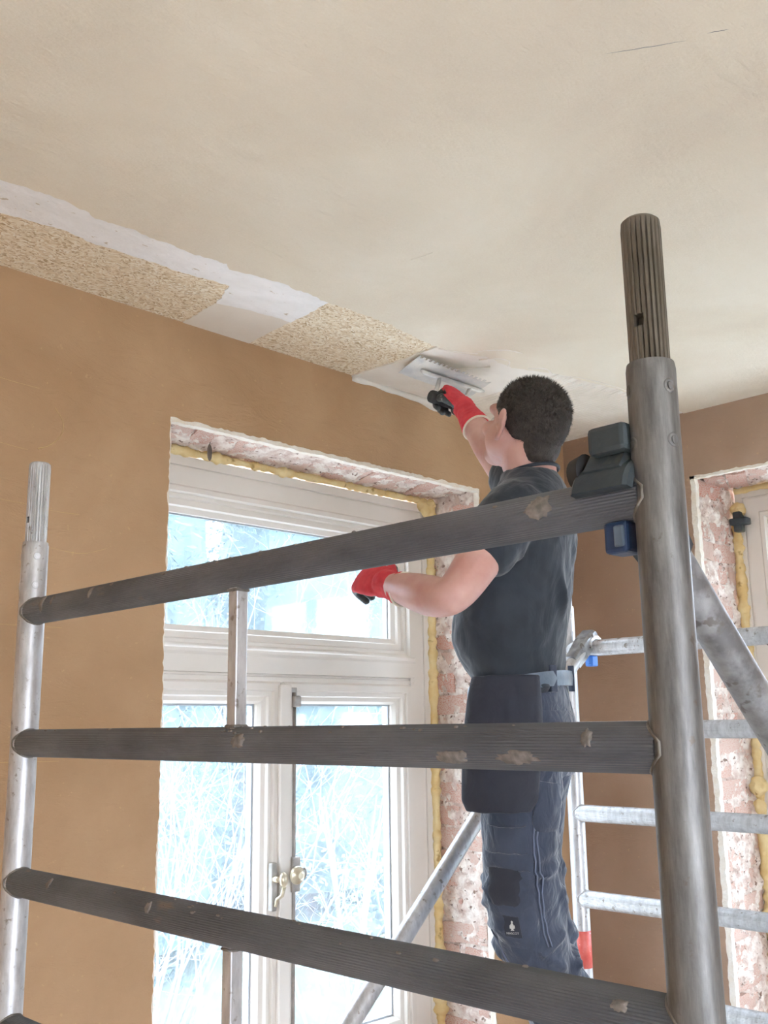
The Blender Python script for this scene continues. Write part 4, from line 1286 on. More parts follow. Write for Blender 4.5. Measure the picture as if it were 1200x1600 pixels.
hm = MB()
n, m_ = 72, 44
vs = []
for i in range(1, m_):
    t = PI*i/m_
    for k in range(n):
        p = 2*PI*k/n
        f, l, u = math.sin(t)*math.cos(p), math.sin(t)*math.sin(p), -math.cos(t)
        F_, L_, U_ = -0.012+f*0.098, l*0.077, 0.022+u*0.088
        # fuller at the back, tapering to the neck
        g = max(-1.0, min(1.0, hairline(F_, L_, U_)))
        sc_h = 1.0+(0.035+0.035*max(0, u)+0.01*max(0, -f))*max(0, g)-0.12*max(0, -g)
        sc_h += 0.018*noise.noise(V((f*9, l*9, u*9)))*max(0, g)
        down = -0.016*max(0, -f)*max(0, -u)
        vs.append(hd_(-0.012+f*0.098*sc_h, l*0.077*sc_h, 0.022+u*0.088*sc_h+down*1.5))
fs = []
for i in range(m_-2):
    for k in range(n):
        fs.append((i*n+k, i*n+(k+1) % n, (i+1)*n+(k+1) % n, (i+1)*n+k))
fs.append(tuple(range(n-1, -1, -1))); fs.append(tuple((m_-2)*n+k for k in range(n)))
hm.add(vs, fs)
# hair running down the nape
hm.ell(hd_(-0.066, 0, -0.040), (HF*0.034, HL*0.056, HU*0.060), 20, 14)
hm.ell(hd_(-0.060, 0, -0.075), (HF*0.030, HL*0.045, HU*0.030), 20, 14)
me = fuse(hm, 0.0035, 4)
displace(me, lambda p, n_: 0.0018*noise.noise(p*60)+0.0012*noise.noise(p*160))
hair = mesh_obj('hair', me, M['hair'], person, True)
hair['label'] = 'short cropped dark brown hair'
st = MB()
rnd = random.Random(11)
hv, hf = [], []
while len(hv) < 3*9000:
    z_ = rnd.uniform(-1, 1); p = rnd.uniform(0, 2*PI); q = math.sqrt(1-z_*z_)
    f, l, u = q*math.cos(p), q*math.sin(p), z_
    F_, L_, U_ = -0.012+f*0.098, l*0.077, 0.022+u*0.088
    g = hairline(F_, L_, U_)
    if g < 0.05: continue
    g = min(1, g)
    sc_h = 1.0+(0.028+0.035*max(0, u)+0.01*max(0, -f))*g
    b0 = hd_(-0.012+f*0.098*sc_h, l*0.077*sc_h, 0.022+u*0.088*sc_h-0.024*max(0, -f)*max(0, -u))
    nrm = (HF*f/0.098+HL*l/0.077+HU*u/0.088).normalized()
    dr = (nrm*0.75+HU*(0.25 if u > 0.3 else -0.75)+V((rnd.uniform(-.5, .5), rnd.uniform(-.5, .5), rnd.uniform(-.5, .5)))).normalized()
    ln = rnd.uniform(0.005, 0.011)*(0.55+0.45*max(0, u+0.4))*(0.5+0.5*g)
    sd = dr.cross(nrm).normalized()*0.0007 if dr.cross(nrm).length > 1e-3 else HL*0.0007
    i0 = len(hv)
    hv += [b0-sd, b0+sd, b0+dr*ln]
    hf.append((i0, i0+1, i0+2))
st.add(hv, hf)
so = st.build('hair_strands', 'strand', hair)
so['kind'] = 'stuff'

# ---- t-shirt
def grow(L_, g, t0=0, t1=None):
    return [(a[0], a[1], a[2], a[3]+g) for a in L_[t0:t1]]


sh = MB()
trunk(sh, SHIRT, power=2.15)
sl = [ARM_L[0], ARM_L[1], (1.680, 1.378, 1.957, 0.053)]
limb(sh, [(1.86, 1.39, 2.085, 0.080), (1.79, 1.368, 2.068, 0.074), (1.735, 1.372, 2.018, 0.070), (1.685, 1.378, 1.963, 0.064)])
limb(sh, [(1.97, 1.45, 2.09, 0.082), (2.035, 1.500, 2.125, 0.076), (2.075, 1.572, 2.20, 0.070), (2.10, 1.62, 2.245, 0.064)])
# shoulder bridge and shoulder blade
limb(sh, [(1.80, 1.365, 2.075, 0.066), (1.915, 1.400, 2.115, 0.075), (2.03, 1.49, 2.12, 0.068)])
sh.ell((1.975, 1.395, 2.03), (BF*0.050, BL*0.085, UP*0.10), 16, 12)
sh.ell((1.88, 1.370, 2.03), (BF*0.048, BL*0.08, UP*0.10), 16, 12)
me = fuse(sh, 0.0045, 6)

def fold(p, a, b_, w_, h_):
    """raised crease along the segment a-b"""
    a, b_ = V(a), V(b_)
    d = b_-a
    t = max(0.0, min(1.0, (p-a).dot(d)/d.length_squared))
    q = (p-(a+d*t)).length
    return h_*math.exp(-(q/w_)**2)*(1-0.6*abs(2*t-1)**3)


SF = [((1.78, 1.37, 2.04), (1.86, 1.42, 1.90), 0.014, 0.008), ((1.80, 1.36, 2.02), (1.90, 1.36, 1.88), 0.013, 0.007), ((1.75, 1.40, 1.93), (1.84, 1.50, 1.85), 0.016, 0.008),
      ((1.86, 1.34, 1.98), (1.93, 1.34, 1.83), 0.015, 0.007), ((1.80, 1.50, 1.76), (1.87, 1.38, 1.72), 0.014, 0.007), ((1.78, 1.50, 1.80), (1.85, 1.36, 1.78), 0.018, 0.006),
      ((1.95, 1.32, 1.95), (1.98, 1.36, 1.76), 0.014, 0.006), ((1.84, 1.33, 1.78), (1.97, 1.36, 1.70), 0.014, 0.008), ((1.79, 1.44, 1.70), (1.90, 1.36, 1.675), 0.012, 0.009),
      ((1.82, 1.37, 2.05), (1.80, 1.34, 1.97), 0.012, 0.007), ((1.72, 1.34, 2.02), (1.76, 1.345, 1.96), 0.012, 0.006), ((1.90, 1.35, 2.08), (1.97, 1.35, 1.98), 0.016, 0.006)]
displace(me, lambda p, n_: 0.004*noise.noise(V((p.x*9+p.z*5, p.y*9-p.z*4, p.z*5)))+0.0022*noise.noise(p*38)+2.2*sum(fold(p, *q) for q in SF)-(0.004 if p.z < 1.66 else 0))
shirt = mesh_obj('t_shirt', me, M['shirt'], person, True)
shirt['label'] = 'black short-sleeved t-shirt'
# collar band and sleeve hem
cl_ = MB()
cc_ = V((1.897, 1.404, 2.182))
pts = []
for k in range(40):
    t = 2*PI*k/40
    pts.append(cc_+BF*(0.066*math.cos(t))+BL*(0.073*math.sin(t))+UP*(-0.012*math.cos(t)-0.002))
cl_.tube(pts, 0.0045, 8, closed=True)
cl_.build('collar', 'shirt', shirt, True)

# ---- trousers
tr_ = MB()
trunk(tr_, [(1.949, 1.495, 1.695, 0.098, 0.156), (1.956, 1.496, 1.66, 0.103, 0.160), (1.963, 1.498, 1.628, 0.108, 0.165), (1.976, 1.505, 1.553, 0.112, 0.172), (1.984, 1.515, 1.478, 0.104, 0.166)], power=2.2)
LT = [(1.908, 1.468, 1.53, 0.094), (1.909, 1.486, 1.40, 0.090), (1.920, 1.500, 1.27, 0.085), (1.945, 1.508, 1.17, 0.083), (1.985, 1.512, 1.08, 0.080), (2.055, 1.520, 0.97, 0.077), (2.115, 1.527, 0.87, 0.070), (2.175, 1.535, 0.735, 0.064)]
RT = [(2.048, 1.540, 1.53, 0.094), (2.054, 1.570, 1.40, 0.090), (2.066, 1.592, 1.27, 0.085), (2.100, 1.60, 1.17, 0.082), (2.14, 1.61, 1.08, 0.078), (2.20, 1.62, 0.97, 0.074), (2.255, 1.63, 0.87, 0.068), (2.31, 1.64, 0.735, 0.064)]
limb(tr_, LT)
limb(tr_, RT)
me = fuse(tr_, 0.0045, 5)
TF = []
rnd = random.Random(5)
for L_ in (LT, RT):
    C_ = crom(L_, 8)
    for i in range(46):
        q = C_[rnd.randrange(14, len(C_)-6)]
        c_ = V(q[:3]); r_ = float(q[3])
        a0 = rnd.uniform(0, 2*PI); a1 = a0+rnd.uniform(0.5, 1.3)*rnd.choice((-1, 1)); dz = rnd.uniform(-0.06, 0.06)
        a = c_+BF*math.cos(a0)*r_+BL*math.sin(a0)*r_
        b_ = c_+BF*math.cos(a1)*r_+BL*math.sin(a1)*r_+UP*dz
        TF.append((a, b_, rnd.uniform(0.008, 0.013), rnd.uniform(0.009, 0.017)))
TF += [((1.96, 1.40, 1.46), (2.03, 1.42, 1.36), 0.013, 0.011), ((1.93, 1.39, 1.43), (2.01, 1.42, 1.30), 0.012, 0.010), ((1.98, 1.42, 1.33), (1.99, 1.44, 1.18), 0.012, 0.010), ((1.95, 1.41, 1.27), (2.02, 1.46, 1.13), 0.012, 0.010)]
displace(me, lambda p, n_: 0.0035*noise.noise(V((p.x*14, p.y*14, p.z*11)))+0.0018*noise.noise(p*45)+min(0.020, sum(fold(p, *q) for q in TF)))
trous = mesh_obj('work_trousers', me, M['denim'], person, True)
trous['label'] = 'navy work trousers with pockets'
bv = BVHTree.FromPolygons([v_.co.copy() for v_ in me.vertices], [tuple(p.vertices) for p in me.polygons])


def drape(name, mat, parent, corners, off, nu=16, nv=16, thick=0.004, tree=None, bulge=0.0, rnd_c=0.0, wr=0.0015):
    """cloth panel laid on the trousers; corners are points near the surface (p00, p10, p11, p01), pushed out along the side normal"""
    tree = tree or bv
    a, b_, c_, d_ = [V(q) for q in corners]
    nrm = (b_-a).cross(d_-a).normalized()
    ctr = (a+b_+c_+d_)/4
    vs, fs = [], []
    inner, outer = [], []
    for i in range(nu+1):
        for j in range(nv+1):
            s_, t = i/nu, j/nv
            # rounded lower corners
            ss = 0.5+(s_-0.5)*(1-rnd_c*max(0, (0.18-t)/0.18)**2)
            p = (a*(1-ss)+b_*ss)*(1-t)+(d_*(1-ss)+c_*ss)*t
            h_ = tree.find_nearest(p)
            q = h_[0] if h_[0] is not None else p
            nn = h_[1]
            e = min(s_, 1-s_, t, 1-t)*8
            bb = bulge*math.sin(PI*s_)*math.sin(PI*min(1, t+0.1))+wr*noise.noise(q*55)
            outer.append(q+nn*(off+thick*min(1, 0.35+e)+bb))
            inner.append(q-nn*0.004)
    n_ = nv+1
    for i in range(nu):
        for j in range(nv):
            k_ = i*n_+j
            fs.append((k_, k_+n_, k_+n_+1, k_+1))
    N0 = len(outer)
    for i in range(nu):
        for j in range(nv):
            k_ = N0+i*n_+j
            fs.append((k_, k_+1, k_+n_+1, k_+n_))
    rim = [i*n_ for i in range(nu+1)]+[nu*n_+j for j in range(1, nv+1)]+[i*n_+nv for i in range(nu-1, -1, -1)]+[j for j in range(nv-1, 0, -1)]
    for k_, l_ in zip(rim, rim[1:]+rim[:1]):
        fs.append((k_, k_+N0, l_+N0, l_))
    mb = MB(); mb.add(outer+inner, fs)
    return mb.build(name, mat, parent, 0.9)


def on_leg(f, l, z):
    """point on his left side: forward offset, left offset, height, taken from the left leg axis"""
    C_ = crom(LT, 8)
    q = min(C_, key=lambda c_: abs(c_[2]-z))
    return V((q[0], q[1], z))+BF*f+BL*l


# cargo pocket on the outer left thigh with its flap, small pocket and badge
cp = drape('cargo_pocket', 'denim', trous, [on_leg(0.075, 0.11, 1.11), on_leg(-0.055, 0.11, 1.10), on_leg(-0.045, 0.11, 1.37), on_leg(0.095, 0.10, 1.37)], 0.003, 18, 22, 0.005, bulge=0.008, rnd_c=0.25)
drape('pocket_flap', 'denim', trous, [on_leg(0.088, 0.11, 1.285), on_leg(-0.050, 0.11, 1.28), on_leg(-0.047, 0.11, 1.315), on_leg(0.092, 0.11, 1.315)], 0.013, 14, 6, 0.004)
drape('phone_pocket', 'pocket', trous, [on_leg(0.055, 0.11, 1.205), on_leg(-0.015, 0.11, 1.20), on_leg(-0.022, 0.11, 1.285), on_leg(0.066, 0.11, 1.285)], 0.012, 12, 12, 0.005, rnd_c=0.3)
badge = drape('badge', 'pocket', trous, [on_leg(0.028, 0.11, 1.138), on_leg(-0.008, 0.11, 1.136), on_leg(-0.008, 0.11, 1.180), on_leg(0.028, 0.11, 1.182)], 0.0165, 8, 8, 0.0012, wr=0.0)
badge['label'] = 'small dark woven badge with a pale bird emblem'
# emblem and lettering lie on the badge
bt = BVHTree.FromPolygons([v_.co.copy() for v_ in badge.data.vertices], [tuple(p.vertices) for p in badge.data.polygons])
bc = on_leg(0.010, 0.11, 1.160)


def lay(name, polys):
    """flat print: polygons in (right, up) metres about the badge centre, laid on the badge"""
    mb = MB()
    for P, F_ in polys:
        vs = []
        for (a, b_) in P:
            p = bc-BF*a+UP*b_
            hit = bt.ray_cast(p+BL*0.2, -BL)
            q = hit[0] if hit[0] is not None else p
            vs.append(q+BL*0.0006)
        mb.add(vs, F_)
    return mb.build(name, 'emblem', trous)


def disc(cx, cz, rx, rz, n=14):
    return ([(cx+rx*math.cos(2*PI*k/n), cz+rz*math.sin(2*PI*k/n)) for k in range(n)], [tuple(range(n))])


lay('badge_emblem', [disc(0.0, 0.002, 0.0042, 0.0075), disc(0.0003, 0.0118, 0.0024, 0.0030), disc(-0.0018, -0.0058, 0.0020, 0.0012, 8), disc(0.0020, -0.0058, 0.0020, 0.0012, 8), disc(0.0050, 0.001, 0.0010, 0.0045, 8), disc(-0.0046, 0.001, 0.0010, 0.0045, 8)])
fc = bpy.data.curves.new('lettering', 'FONT')
fc.body = 'MASCOT'
fc.size = 0.0068
fc.align_x = 'CENTER'
fo = bpy.data.objects.new('lettering', fc)
COL.objects.link(fo)
dg = bpy.context.evaluated_depsgraph_get(); dg.update()
tm = bpy.data.meshes.new_from_object(fo.evaluated_get(dg))
bpy.data.objects.remove(fo, do_unlink=True)
lay('badge_lettering', [([(v_.co.x, v_.co.y-0.0150) for v_ in tm.vertices], [tuple(p.vertices) for p in tm.polygons])])

# black hanging nail pocket at the hip, back pocket, belt with buckle
hp_ = lambda f, l, z: V((1.962, 1.500, z))+BF*f+BL*l
np_ = MB()
R = []
for t in range(13):
    z = 1.704-0.299*t/12
    w0 = 0.080+0.008*math.sin(PI*t/12)+0.006*t/12
    fwd = 0.006+0.032*t/12
    out = 0.170-0.022*t/12+0.006*math.sin(PI*t/12)
    if t == 12: w0 *= 0.86
    ring = []
    for k in range(24):
        a = 2*PI*k/24
        cc, ss = math.cos(a), math.sin(a)
        g = (abs(cc)**3.2+abs(ss)**3.2)**(-1/3.2)
        dep = 0.024+0.006*math.sin(PI*t/12)
        sag = -0.25*(w0*cc*g)**2*6
        p = hp_(fwd+w0*cc*g*0.98, out+dep*ss*g+sag, z)
        ring.append(p+BL*0.004*noise.noise(p*25))
    R.append(ring)
np_.rings(R)
me = fuse(np_, 0.004, 3)
displace(me, lambda p, n_: 0.003*noise.noise(V((p.x*30, p.y*30, p.z*9))))
npk = mesh_obj('nail_pocket', me, M['pocket'], trous, True)
npk['label'] = 'black hanging tool pocket at the hip'
drape('back_pocket', 'denim', trous, [hp_(-0.065, 0.17, 1.50), hp_(-0.13, 0.02, 1.50), hp_(-0.13, 0.02, 1.625), hp_(-0.055, 0.17, 1.625)], 0.002, 14, 12, 0.006, bulge=0.006, rnd_c=0.2)
drape('thigh_pocket', 'denim', trous, [on_leg(-0.06, 0.10, 1.36), on_leg(-0.11, 0.02, 1.36), on_leg(-0.115, 0.02, 1.46), on_leg(-0.06, 0.10, 1.47)], 0.002, 12, 12, 0.005, bulge=0.008, rnd_c=0.2)
bl_ = MB()
R = []
for k in range(64):
    t = 2*PI*k/64
    cc, ss = math.cos(t), math.sin(t)
    g = (abs(cc)**2.2+abs(ss)**2.2)**(-1/2.2)
    zc = 1.680-0.020*cc
    c_ = V((1.951, 1.496, zc))
    o_ = c_+BF*(0.117*cc*g)+BL*(0.177*ss*g)
    i_ = c_+BF*(0.098*cc*g)+BL*(0.155*ss*g)
    R.append([i_+UP*0.017, o_+UP*0.017, o_+(o_-i_)*0.12, o_-UP*0.017, i_-UP*0.017])
bl_.rings(R, cap=False, closed=True)
belt = bl_.build('belt', 'belt', person, 0.9)
bk = MB()
bkc = hp_(0.108, 0.085, 1.660)
bk.ell(bkc, (BL*0.030-BF*0.006, BF*0.010, UP*0.026), 16, 10)
bk.build('buckle', 'buckle', belt, True)
for tt in (2.5, 3.3):
    cc, ss = math.cos(tt), math.sin(tt)
    q = V((1.951, 1.496, 1.680-0.02*cc))+BF*(0.117*cc)+BL*(0.177*ss)
    dd = (BF*cc+BL*ss).normalized(); td = UP.cross(dd)
    mb = MB(); mb.prism([q+td*0.009+UP*0.03-dd*0.01, q-td*0.009+UP*0.03-dd*0.01, q-td*0.009-UP*0.03-dd*0.01, q+td*0.009-UP*0.03-dd*0.01], dd*0.014)
    mb.build('belt_loop', 'denim', belt)

# seam lines raised on the trousers
def seam(name, pts, r_=0.0022):
    mb = MB()
    P = []
    for q in crom([tuple(p) for p in pts], 10):
        h_ = bv.find_nearest(V(q))
        P.append(h_[0]+h_[1]*0.001)
    mb.tube(P, r_, 6)
    mb.build(name, 'seam', trous, True)


seam('side_seam', [on_leg(-0.058, 0.09, 1.46), on_leg(-0.060, 0.09, 1.30), on_leg(-0.060, 0.09, 1.12)])
seam('side_seam', [on_leg(-0.068, 0.085, 1.44), on_leg(-0.070, 0.085, 1.30), on_leg(-0.070, 0.085, 1.12)])
seam('knee_seam', [on_leg(0.08, 0.06, 1.14), on_leg(0.05, 0.08, 1.07), on_leg(0.0, 0.09, 1.0), on_leg(-0.04, 0.08, 0.95)])
seam('pale_strap', [on_leg(-0.005, 0.09, 1.01), on_leg(-0.03, 0.09, 0.955)], 0.005)

# boots
for L_ in (LT, RT):
    q = V(L_[-1][:3])
    mb = MB()
    base = DECK+0.002
    ft = [(-0.075, 0.036, 0.10), (-0.06, 0.040, 0.115), (0.0, 0.042, 0.12), (0.06, 0.044, 0.085), (0.12, 0.048, 0.065), (0.17, 0.044, 0.055), (0.195, 0.026, 0.035)]
    R = []
    for f, wd, hh in ft:
        ring = []
        for k in range(16):
            t = 2*PI*k/16
            ring.append(V((q.x, q.y, base+hh/2))+BF*f+BL*wd*math.cos(t)+UP*(hh/2*math.copysign(abs(math.sin(t))**0.6, math.sin(t))))
        R.append(ring)
    mb.rings(R)
    limb(mb, [(q.x, q.y, base+0.07, 0.048), (q.x, q.y, base+0.15, 0.048)])
    me = fuse(mb, 0.005, 3)
    mesh_obj('boot', me, M['rubber'], person, True)


# ---- gloves
def hand(xf, side, curl, thumb_pts=None, spread=0.0, cuff_len=0.055, wide=0.0):
    """side +1: thumb on +y. x to the finger tips, z the back of the hand"""
    mb = MB()
    T = lambda x, y, z: V((x, y*side, z))
    # palm
    R = []
    for x, wd, th, dz in ((-0.01, 0.034, 0.024, 0), (0.01, 0.038, 0.025, 0), (0.04, 0.044, 0.025, 0.001), (0.075, 0.046, 0.022, 0.002), (0.095, 0.043, 0.018, 0.001)):
        R.append([T(x, wd*math.cos(2*PI*k/20), dz+th*0.72*math.copysign(abs(math.sin(2*PI*k/20))**0.8, math.sin(2*PI*k/20))) for k in range(20)])
    mb.rings(R)
    for i, (y, L3, r_) in enumerate(((0.033, (0.044, 0.027, 0.022), 0.0105), (0.011, (0.048, 0.031, 0.023), 0.0108), (-0.011, (0.045, 0.029, 0.022), 0.0102), (-0.032, (0.035, 0.023, 0.020), 0.0094))):
        p = V((0.082, y, 0.001)); a = 0.0
        ctrl = [(*p, r_*1.1)]
        for j, ln in enumerate(L3):
            a += curl[i][j]
            dy = spread*(1.5-i)*0.02
            p = p+V((math.cos(a)*ln, dy, -math.sin(a)*ln))
            ctrl.append((*p, r_*(1.0-0.08*j)))
        ctrl = [(c_[0], c_[1]*side, c_[2], c_[3]) for c_ in ctrl]
        limb(mb, ctrl, 12, 3)
    tp_ = thumb_pts or [(0.015, 0.030, -0.006, 0.015), (0.045, 0.052, -0.018, 0.0135), (0.068, 0.054, -0.036, 0.0115), (0.086, 0.046, -0.050, 0.0105)]
    limb(mb, [(a, b_*side, c_, d_) for a, b_, c_, d_ in tp_], 12, 4)
    # knitted cuff
    limb(mb, [(0.01, 0, 0, 0.034), (-0.03, 0, 0, 0.033), (-cuff_len, 0, 0, 0.038+wide)], 20, 4)
    me = fuse(mb, 0.0026, 3)
    displace(me, lambda p, n_: 0.0012*noise.noise(p*90)+0.0014*noise.noise(V((p.x*120, p.y*30, p.z*30)))*(1 if p.x < 0.02 else 0))
    me.materials.append(M['glove_red']); me.materials.append(M['glove_dark'])
    for pl in me.polygons:
        c_ = pl.center
        dark = c_.x > 0.0 and (c_.z < -0.010 or (c_.x > 0.115 and pl.normal.z < 0.35) or (pl.normal.z < -0.35 and c_.x > 0.015))
        pl.material_index = 1 if dark else 0
    me.transform(xf)
    o = mesh_obj('glove', me, None, person, True)
    hm_ = MB()
    pts = [T(-cuff_len-0.014, (0.0365+wide)*math.cos(2*PI*k/28), (0.0365+wide)*math.sin(2*PI*k/28)) for k in range(28)]
    hm_.tube(pts, 0.0036, 8, closed=True)
    hm_.build('glove_hem', 'cuff', o, True, xf=xf)
    return o


def frame_m(org, x, z):
    x = V(x).normalized(); z = V(z); z = (z-x*z.dot(x)).normalized(); y = z.cross(x)
    return Matrix(((x.x, y.x, z.x, org[0]), (x.y, y.y, z.y, org[1]), (x.z, y.z, z.z, org[2]), (0, 0, 0, 1)))


gl = hand(frame_m((1.641, 1.637, 1.917), (0.06, 0.93, 0.30), (-0.80, 0.1, 0.60)), -1, [(0.55, 0.75, 0.5), (0.6, 0.85, 0.6), (0.65, 0.9, 0.6), (0.7, 0.9, 0.6)], cuff_len=0.045, wide=0.002)
gl['label'] = 'red knitted glove on the lowered left hand'
GR = V((2.205, 1.866, 2.520))
gr_ = hand(frame_m(GR, (0.22, 0.62, 0.74), (0.10, -0.74, 0.58)), 1, [(1.25, 1.2, 0.75), (1.25, 1.25, 0.8), (1.3, 1.25, 0.8), (1.35, 1.25, 0.8)],
           [(0.015, 0.030, -0.006, 0.015), (0.050, 0.046, -0.020, 0.0135), (0.076, 0.038, -0.036, 0.0115), (0.092, 0.018, -0.045, 0.0105)], cuff_len=0.098, wide=0.006)
gr_['label'] = 'red knitted glove gripping the trowel'

# ================================================================== NOTCHED TROWEL
P0, P1 = V((2.090, 1.935, 2.6765)), V((2.345, 1.872, 2.636))
e1 = (P1-P0).normalized()
e2 = V((0.27, 0.96, -0.16)); e2 = (e2-e1*e2.dot(e1)).normalized()
e3 = e1.cross(e2)
if e3.z > 0: e3 = -e3
LEN = (P1-P0).length
tw = thing('notched_trowel', P0+e1*LEN/2, 'steel notched trowel pressed against the ceiling in the raised glove', 'trowel')
# blade outline with square notches along the upper long edge
pts = []
x = 0.0
while x < LEN-0.016:
    pts += [P0+e1*x, P0+e1*(x+0.008), P0+e1*(x+0.008)+e2*0.010, P0+e1*(x+0.016)+e2*0.010]
    x += 0.016
pts.append(P1); pts += [P1+e2*0.118, P0+e2*0.118]
MB().prism(pts, e3*0.0014).build('blade', 'steel', tw)
sp0, sp1 = P0+e1*0.045+e2*0.06+e3*0.004, P1+e1*0.012+e2*0.052+e3*0.004
mb = MB(); mb.tube([sp0, sp0+e1*0.01+e3*0.004, (sp0+sp1)/2+e3*0.006, sp1-e1*0.02+e3*0.004, sp1], [0.004, 0.0075, 0.008, 0.0075, 0.004], 10)
mb.build('spine', 'steel', tw, True)
gc = GR+frame_m(GR, (0.22, 0.62, 0.74), (0.10, -0.74, 0.58)).to_3x3() @ V((0.082, 0, -0.033))
ha, hb = gc-e1*0.062, gc+e1*0.060
mb = MB()
C_ = crom([(*(ha-e1*0.004), 0.010), (*ha, 0.0185), (*(ha+e1*0.02), 0.020), (*gc, 0.0175), (*(hb-e1*0.015), 0.0185), (*hb, 0.016), (*(hb+e1*0.004), 0.008)], 4)
mb.tube([V(c_[:3]) for c_ in C_], [float(c_[3]) for c_ in C_], 18)
mb.build('handle', 'rubber', tw, True)
mb = MB()
for t, q in ((0.30, ha+e1*0.012), (0.78, hb-e1*0.012)):
    s0 = sp0+(sp1-sp0)*t
    mb.tube([s0, (s0+q)/2+e3*0.005, q], [0.0065, 0.007, 0.009], 10)
mb.build('shank', 'steel', tw, True)


# ================================================================== OUTDOORS
tag(MB().box((-40, -40, -0.62), (60, 70, -0.45)).build('ground', 'lawn'), 'grass of the garden outside', kind='structure')

tag(MB().box((-7, -8, -0.45), (7.0, 5.6, -0.43)).build('reflector', 'reflector'), 'added unseen pale terrace around the house', kind='structure')  # unseen slab, added so sky light bounces up through the windows


def conifer(x, y, h_, r_, seed, label):
    o = thing('conifer', (x, y, -0.45), label, 'tree', 'evergreens outside the window')
    rnd = random.Random(seed)
    mb = MB(); mb.cyl((x, y, -0.45), (x, y, h_*0.9-0.45), 0.16, 10, 0.03)
    mb.build('trunk', 'bark', o, True)
    # solid core added inside the crown to block the sky
    R = []
    for i in range(15):
        t = i/14
        rr = (r_*(1-t)**0.8+0.1)*0.74
        R.append([V((x, y, -0.2+h_*t*0.96))+V((math.cos(2*PI*k/18), math.sin(2*PI*k/18), 0))*rr*(1+0.22*noise.noise(V((k*1.7, i*1.3, seed)))) for k in range(18)])
    mb = MB(); mb.rings(R)
    mb.build('crown_core', 'needle', o)
    vs, fs = [], []
    nb = int(h_*34)
    for i in range(nb):
        t = i/nb
        z = -0.2+h_*t
        rr = r_*(1-t)**0.8+0.15
        a = i*2.4+rnd.uniform(-0.4, 0.4)
        d = V((math.cos(a), math.sin(a), -0.25+rnd.uniform(-0.1, 0.2)))
        L_ = rr*rnd.uniform(0.75, 1.1)
        for s_ in range(int(22+34*rr)):
            u = rnd.random()**0.6
            p = V((x, y, z))+d*L_*u+V((rnd.gauss(0, 0.10), rnd.gauss(0, 0.10), rnd.gauss(0, 0.06)-0.10*u*u))
            w_ = V((rnd.gauss(0, 1), rnd.gauss(0, 1), rnd.gauss(-0.6, 0.8))).normalized()
            s2 = w_.orthogonal().normalized()*rnd.uniform(0.012, 0.028)
            ln = rnd.uniform(0.07, 0.17)
            i0 = len(vs)
            vs += [p, p+w_*ln*0.5+s2, p+w_*ln, p+w_*ln*0.5-s2]
            fs.append((i0, i0+1, i0+2, i0+3))
    mb = MB(); mb.add(vs, fs)
    c_ = mb.build('needles', 'needle', o)
    c_['kind'] = 'stuff'
    return o


conifer(4.6, 8.8, 6.5, 1.7, 1, 'tall dark conifer between the narrow one and the lower one')
conifer(8.3, 10.2, 8.0, 1.9, 2, 'tall conifer standing behind the bare shrubs')
conifer(7.9, 6.6, 5.0, 1.5, 3, 'lower conifer nearest the brick reveal of the tall window')
conifer(6.0, 14.6, 9.5, 2.4, 4, 'farthest conifer in the garden')
conifer(13.2, 13.2, 10.0, 2.8, 5, 'broad conifer at the end of the garden')

conifer(6.2, 10.0, 8.0, 1.25, 6, 'narrow conifer seen through the panes beside the clay wall')


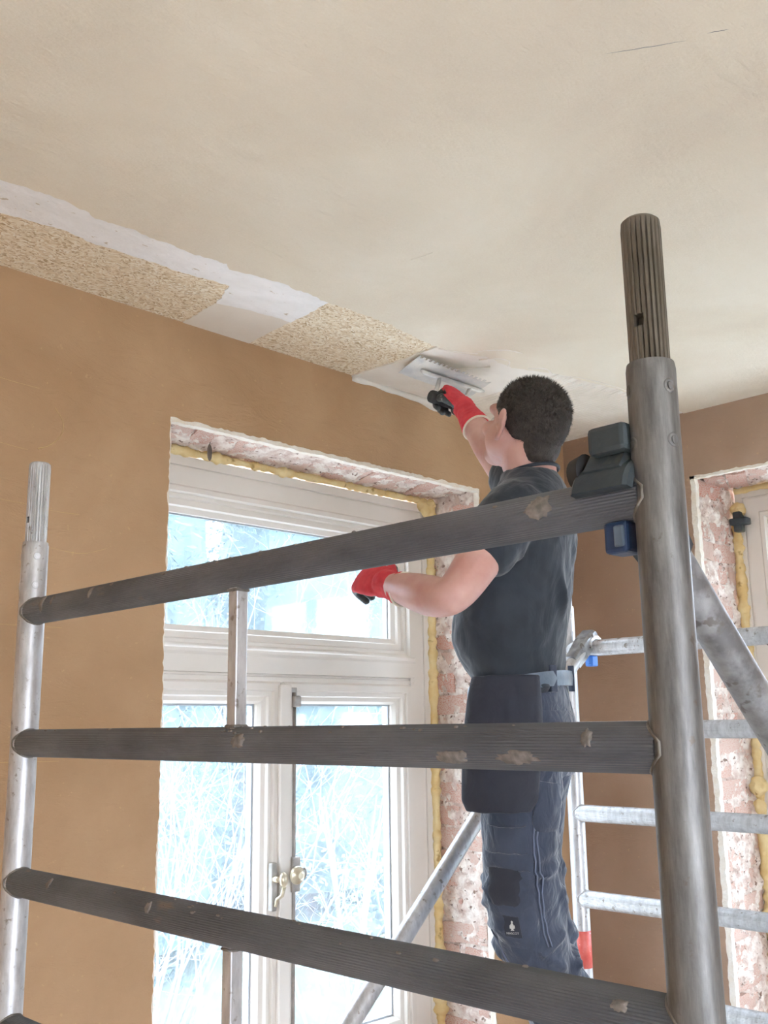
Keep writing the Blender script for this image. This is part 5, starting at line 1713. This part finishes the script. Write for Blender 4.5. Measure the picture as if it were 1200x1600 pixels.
def bare_shrub(x, y, h_, n, seed, lean, label):
    o = thing('bare_shrub', (x, y, -0.45), label, 'shrub', 'leafless shrubs outside the window')
    rnd = random.Random(seed)
    mb = MB()

    def grow_(p, d, L_, r_, lvl):
        pts = [p]
        k = 5
        for i in range(k):
            d = (d+V((rnd.gauss(0, 0.16), rnd.gauss(0, 0.16), rnd.gauss(0.02, 0.12)))).normalized()
            p = p+d*L_/k
            pts.append(p)
        mb.tube(pts, [r_*(1-0.7*i/k) for i in range(k+1)], 4, cap=False)
        if lvl < 3:
            for i in range(rnd.randint(2, 4)):
                q = pts[rnd.randint(1, k)]
                dd = (d+V((rnd.gauss(0, 0.7), rnd.gauss(0, 0.7), rnd.gauss(0.1, 0.5)))).normalized()
                grow_(q, dd, L_*rnd.uniform(0.45, 0.75), r_*0.55, lvl+1)

    for i in range(n):
        a = rnd.uniform(0, 2*PI)
        d = V((math.cos(a)*0.5+lean[0], math.sin(a)*0.5+lean[1], rnd.uniform(0.7, 1.4))).normalized()
        grow_(V((x+math.cos(a)*0.15, y+math.sin(a)*0.15, -0.45)), d, h_*rnd.uniform(0.5, 0.8), 0.010, 0)
    b_ = mb.build('branches', 'twig', o)
    return o


bare_shrub(3.0, 5.0, 3.2, 14, 1, (0.2, 0.0), 'leafless pale shrub close outside the left sash')
bare_shrub(4.0, 6.2, 3.4, 14, 2, (0.0, -0.1), 'leafless pale shrub farther back in the garden')
bare_shrub(4.6, 5.2, 2.0, 10, 3, (0.1, 0.0), 'low leafless shrub outside the right sash')


def leafy(x, y, h_, r_, seed, mat, label, n=420):
    o = thing('leafy_bush', (x, y, -0.45), label, 'bush')
    rnd = random.Random(seed)
    mb = MB()
    for k in range(5):
        a = rnd.uniform(0, 2*PI)
        mb.tube([(x, y, -0.45), (x+0.3*r_*math.cos(a), y+0.3*r_*math.sin(a), -0.45+h_*0.5), (x+0.6*r_*math.cos(a), y+0.6*r_*math.sin(a), -0.45+h_*0.9)], [0.02, 0.013, 0.006], 6)
    mb.build('stem', 'bark', o)
    vs, fs = [], []
    for i in range(n):
        p = V((x+rnd.gauss(0, r_*0.45), y+rnd.gauss(0, r_*0.45), -0.45+h_*(0.5+0.28*rnd.gauss(0, 0.8))))
        w_ = V((rnd.gauss(0, 1), rnd.gauss(0, 1), rnd.gauss(0.2, 1))).normalized()
        s2 = w_.orthogonal().normalized()*0.022
        i0 = len(vs)
        vs += [p, p+w_*0.02+s2*0.6, p+w_*0.045, p+w_*0.02-s2*0.6]
        fs.append((i0, i0+1, i0+2, i0+3))
    mb = MB(); mb.add(vs, fs)
    mb.build('leaves', mat, o)['kind'] = 'stuff'


leafy(5.2, 5.6, 1.7, 0.45, 6, 'leaf', 'yellow green bush outside the right sash')

# ------------------------------------------------------------------ tidy up
for o in bpy.data.objects:
    if '_o' in o:
        del o['_o']
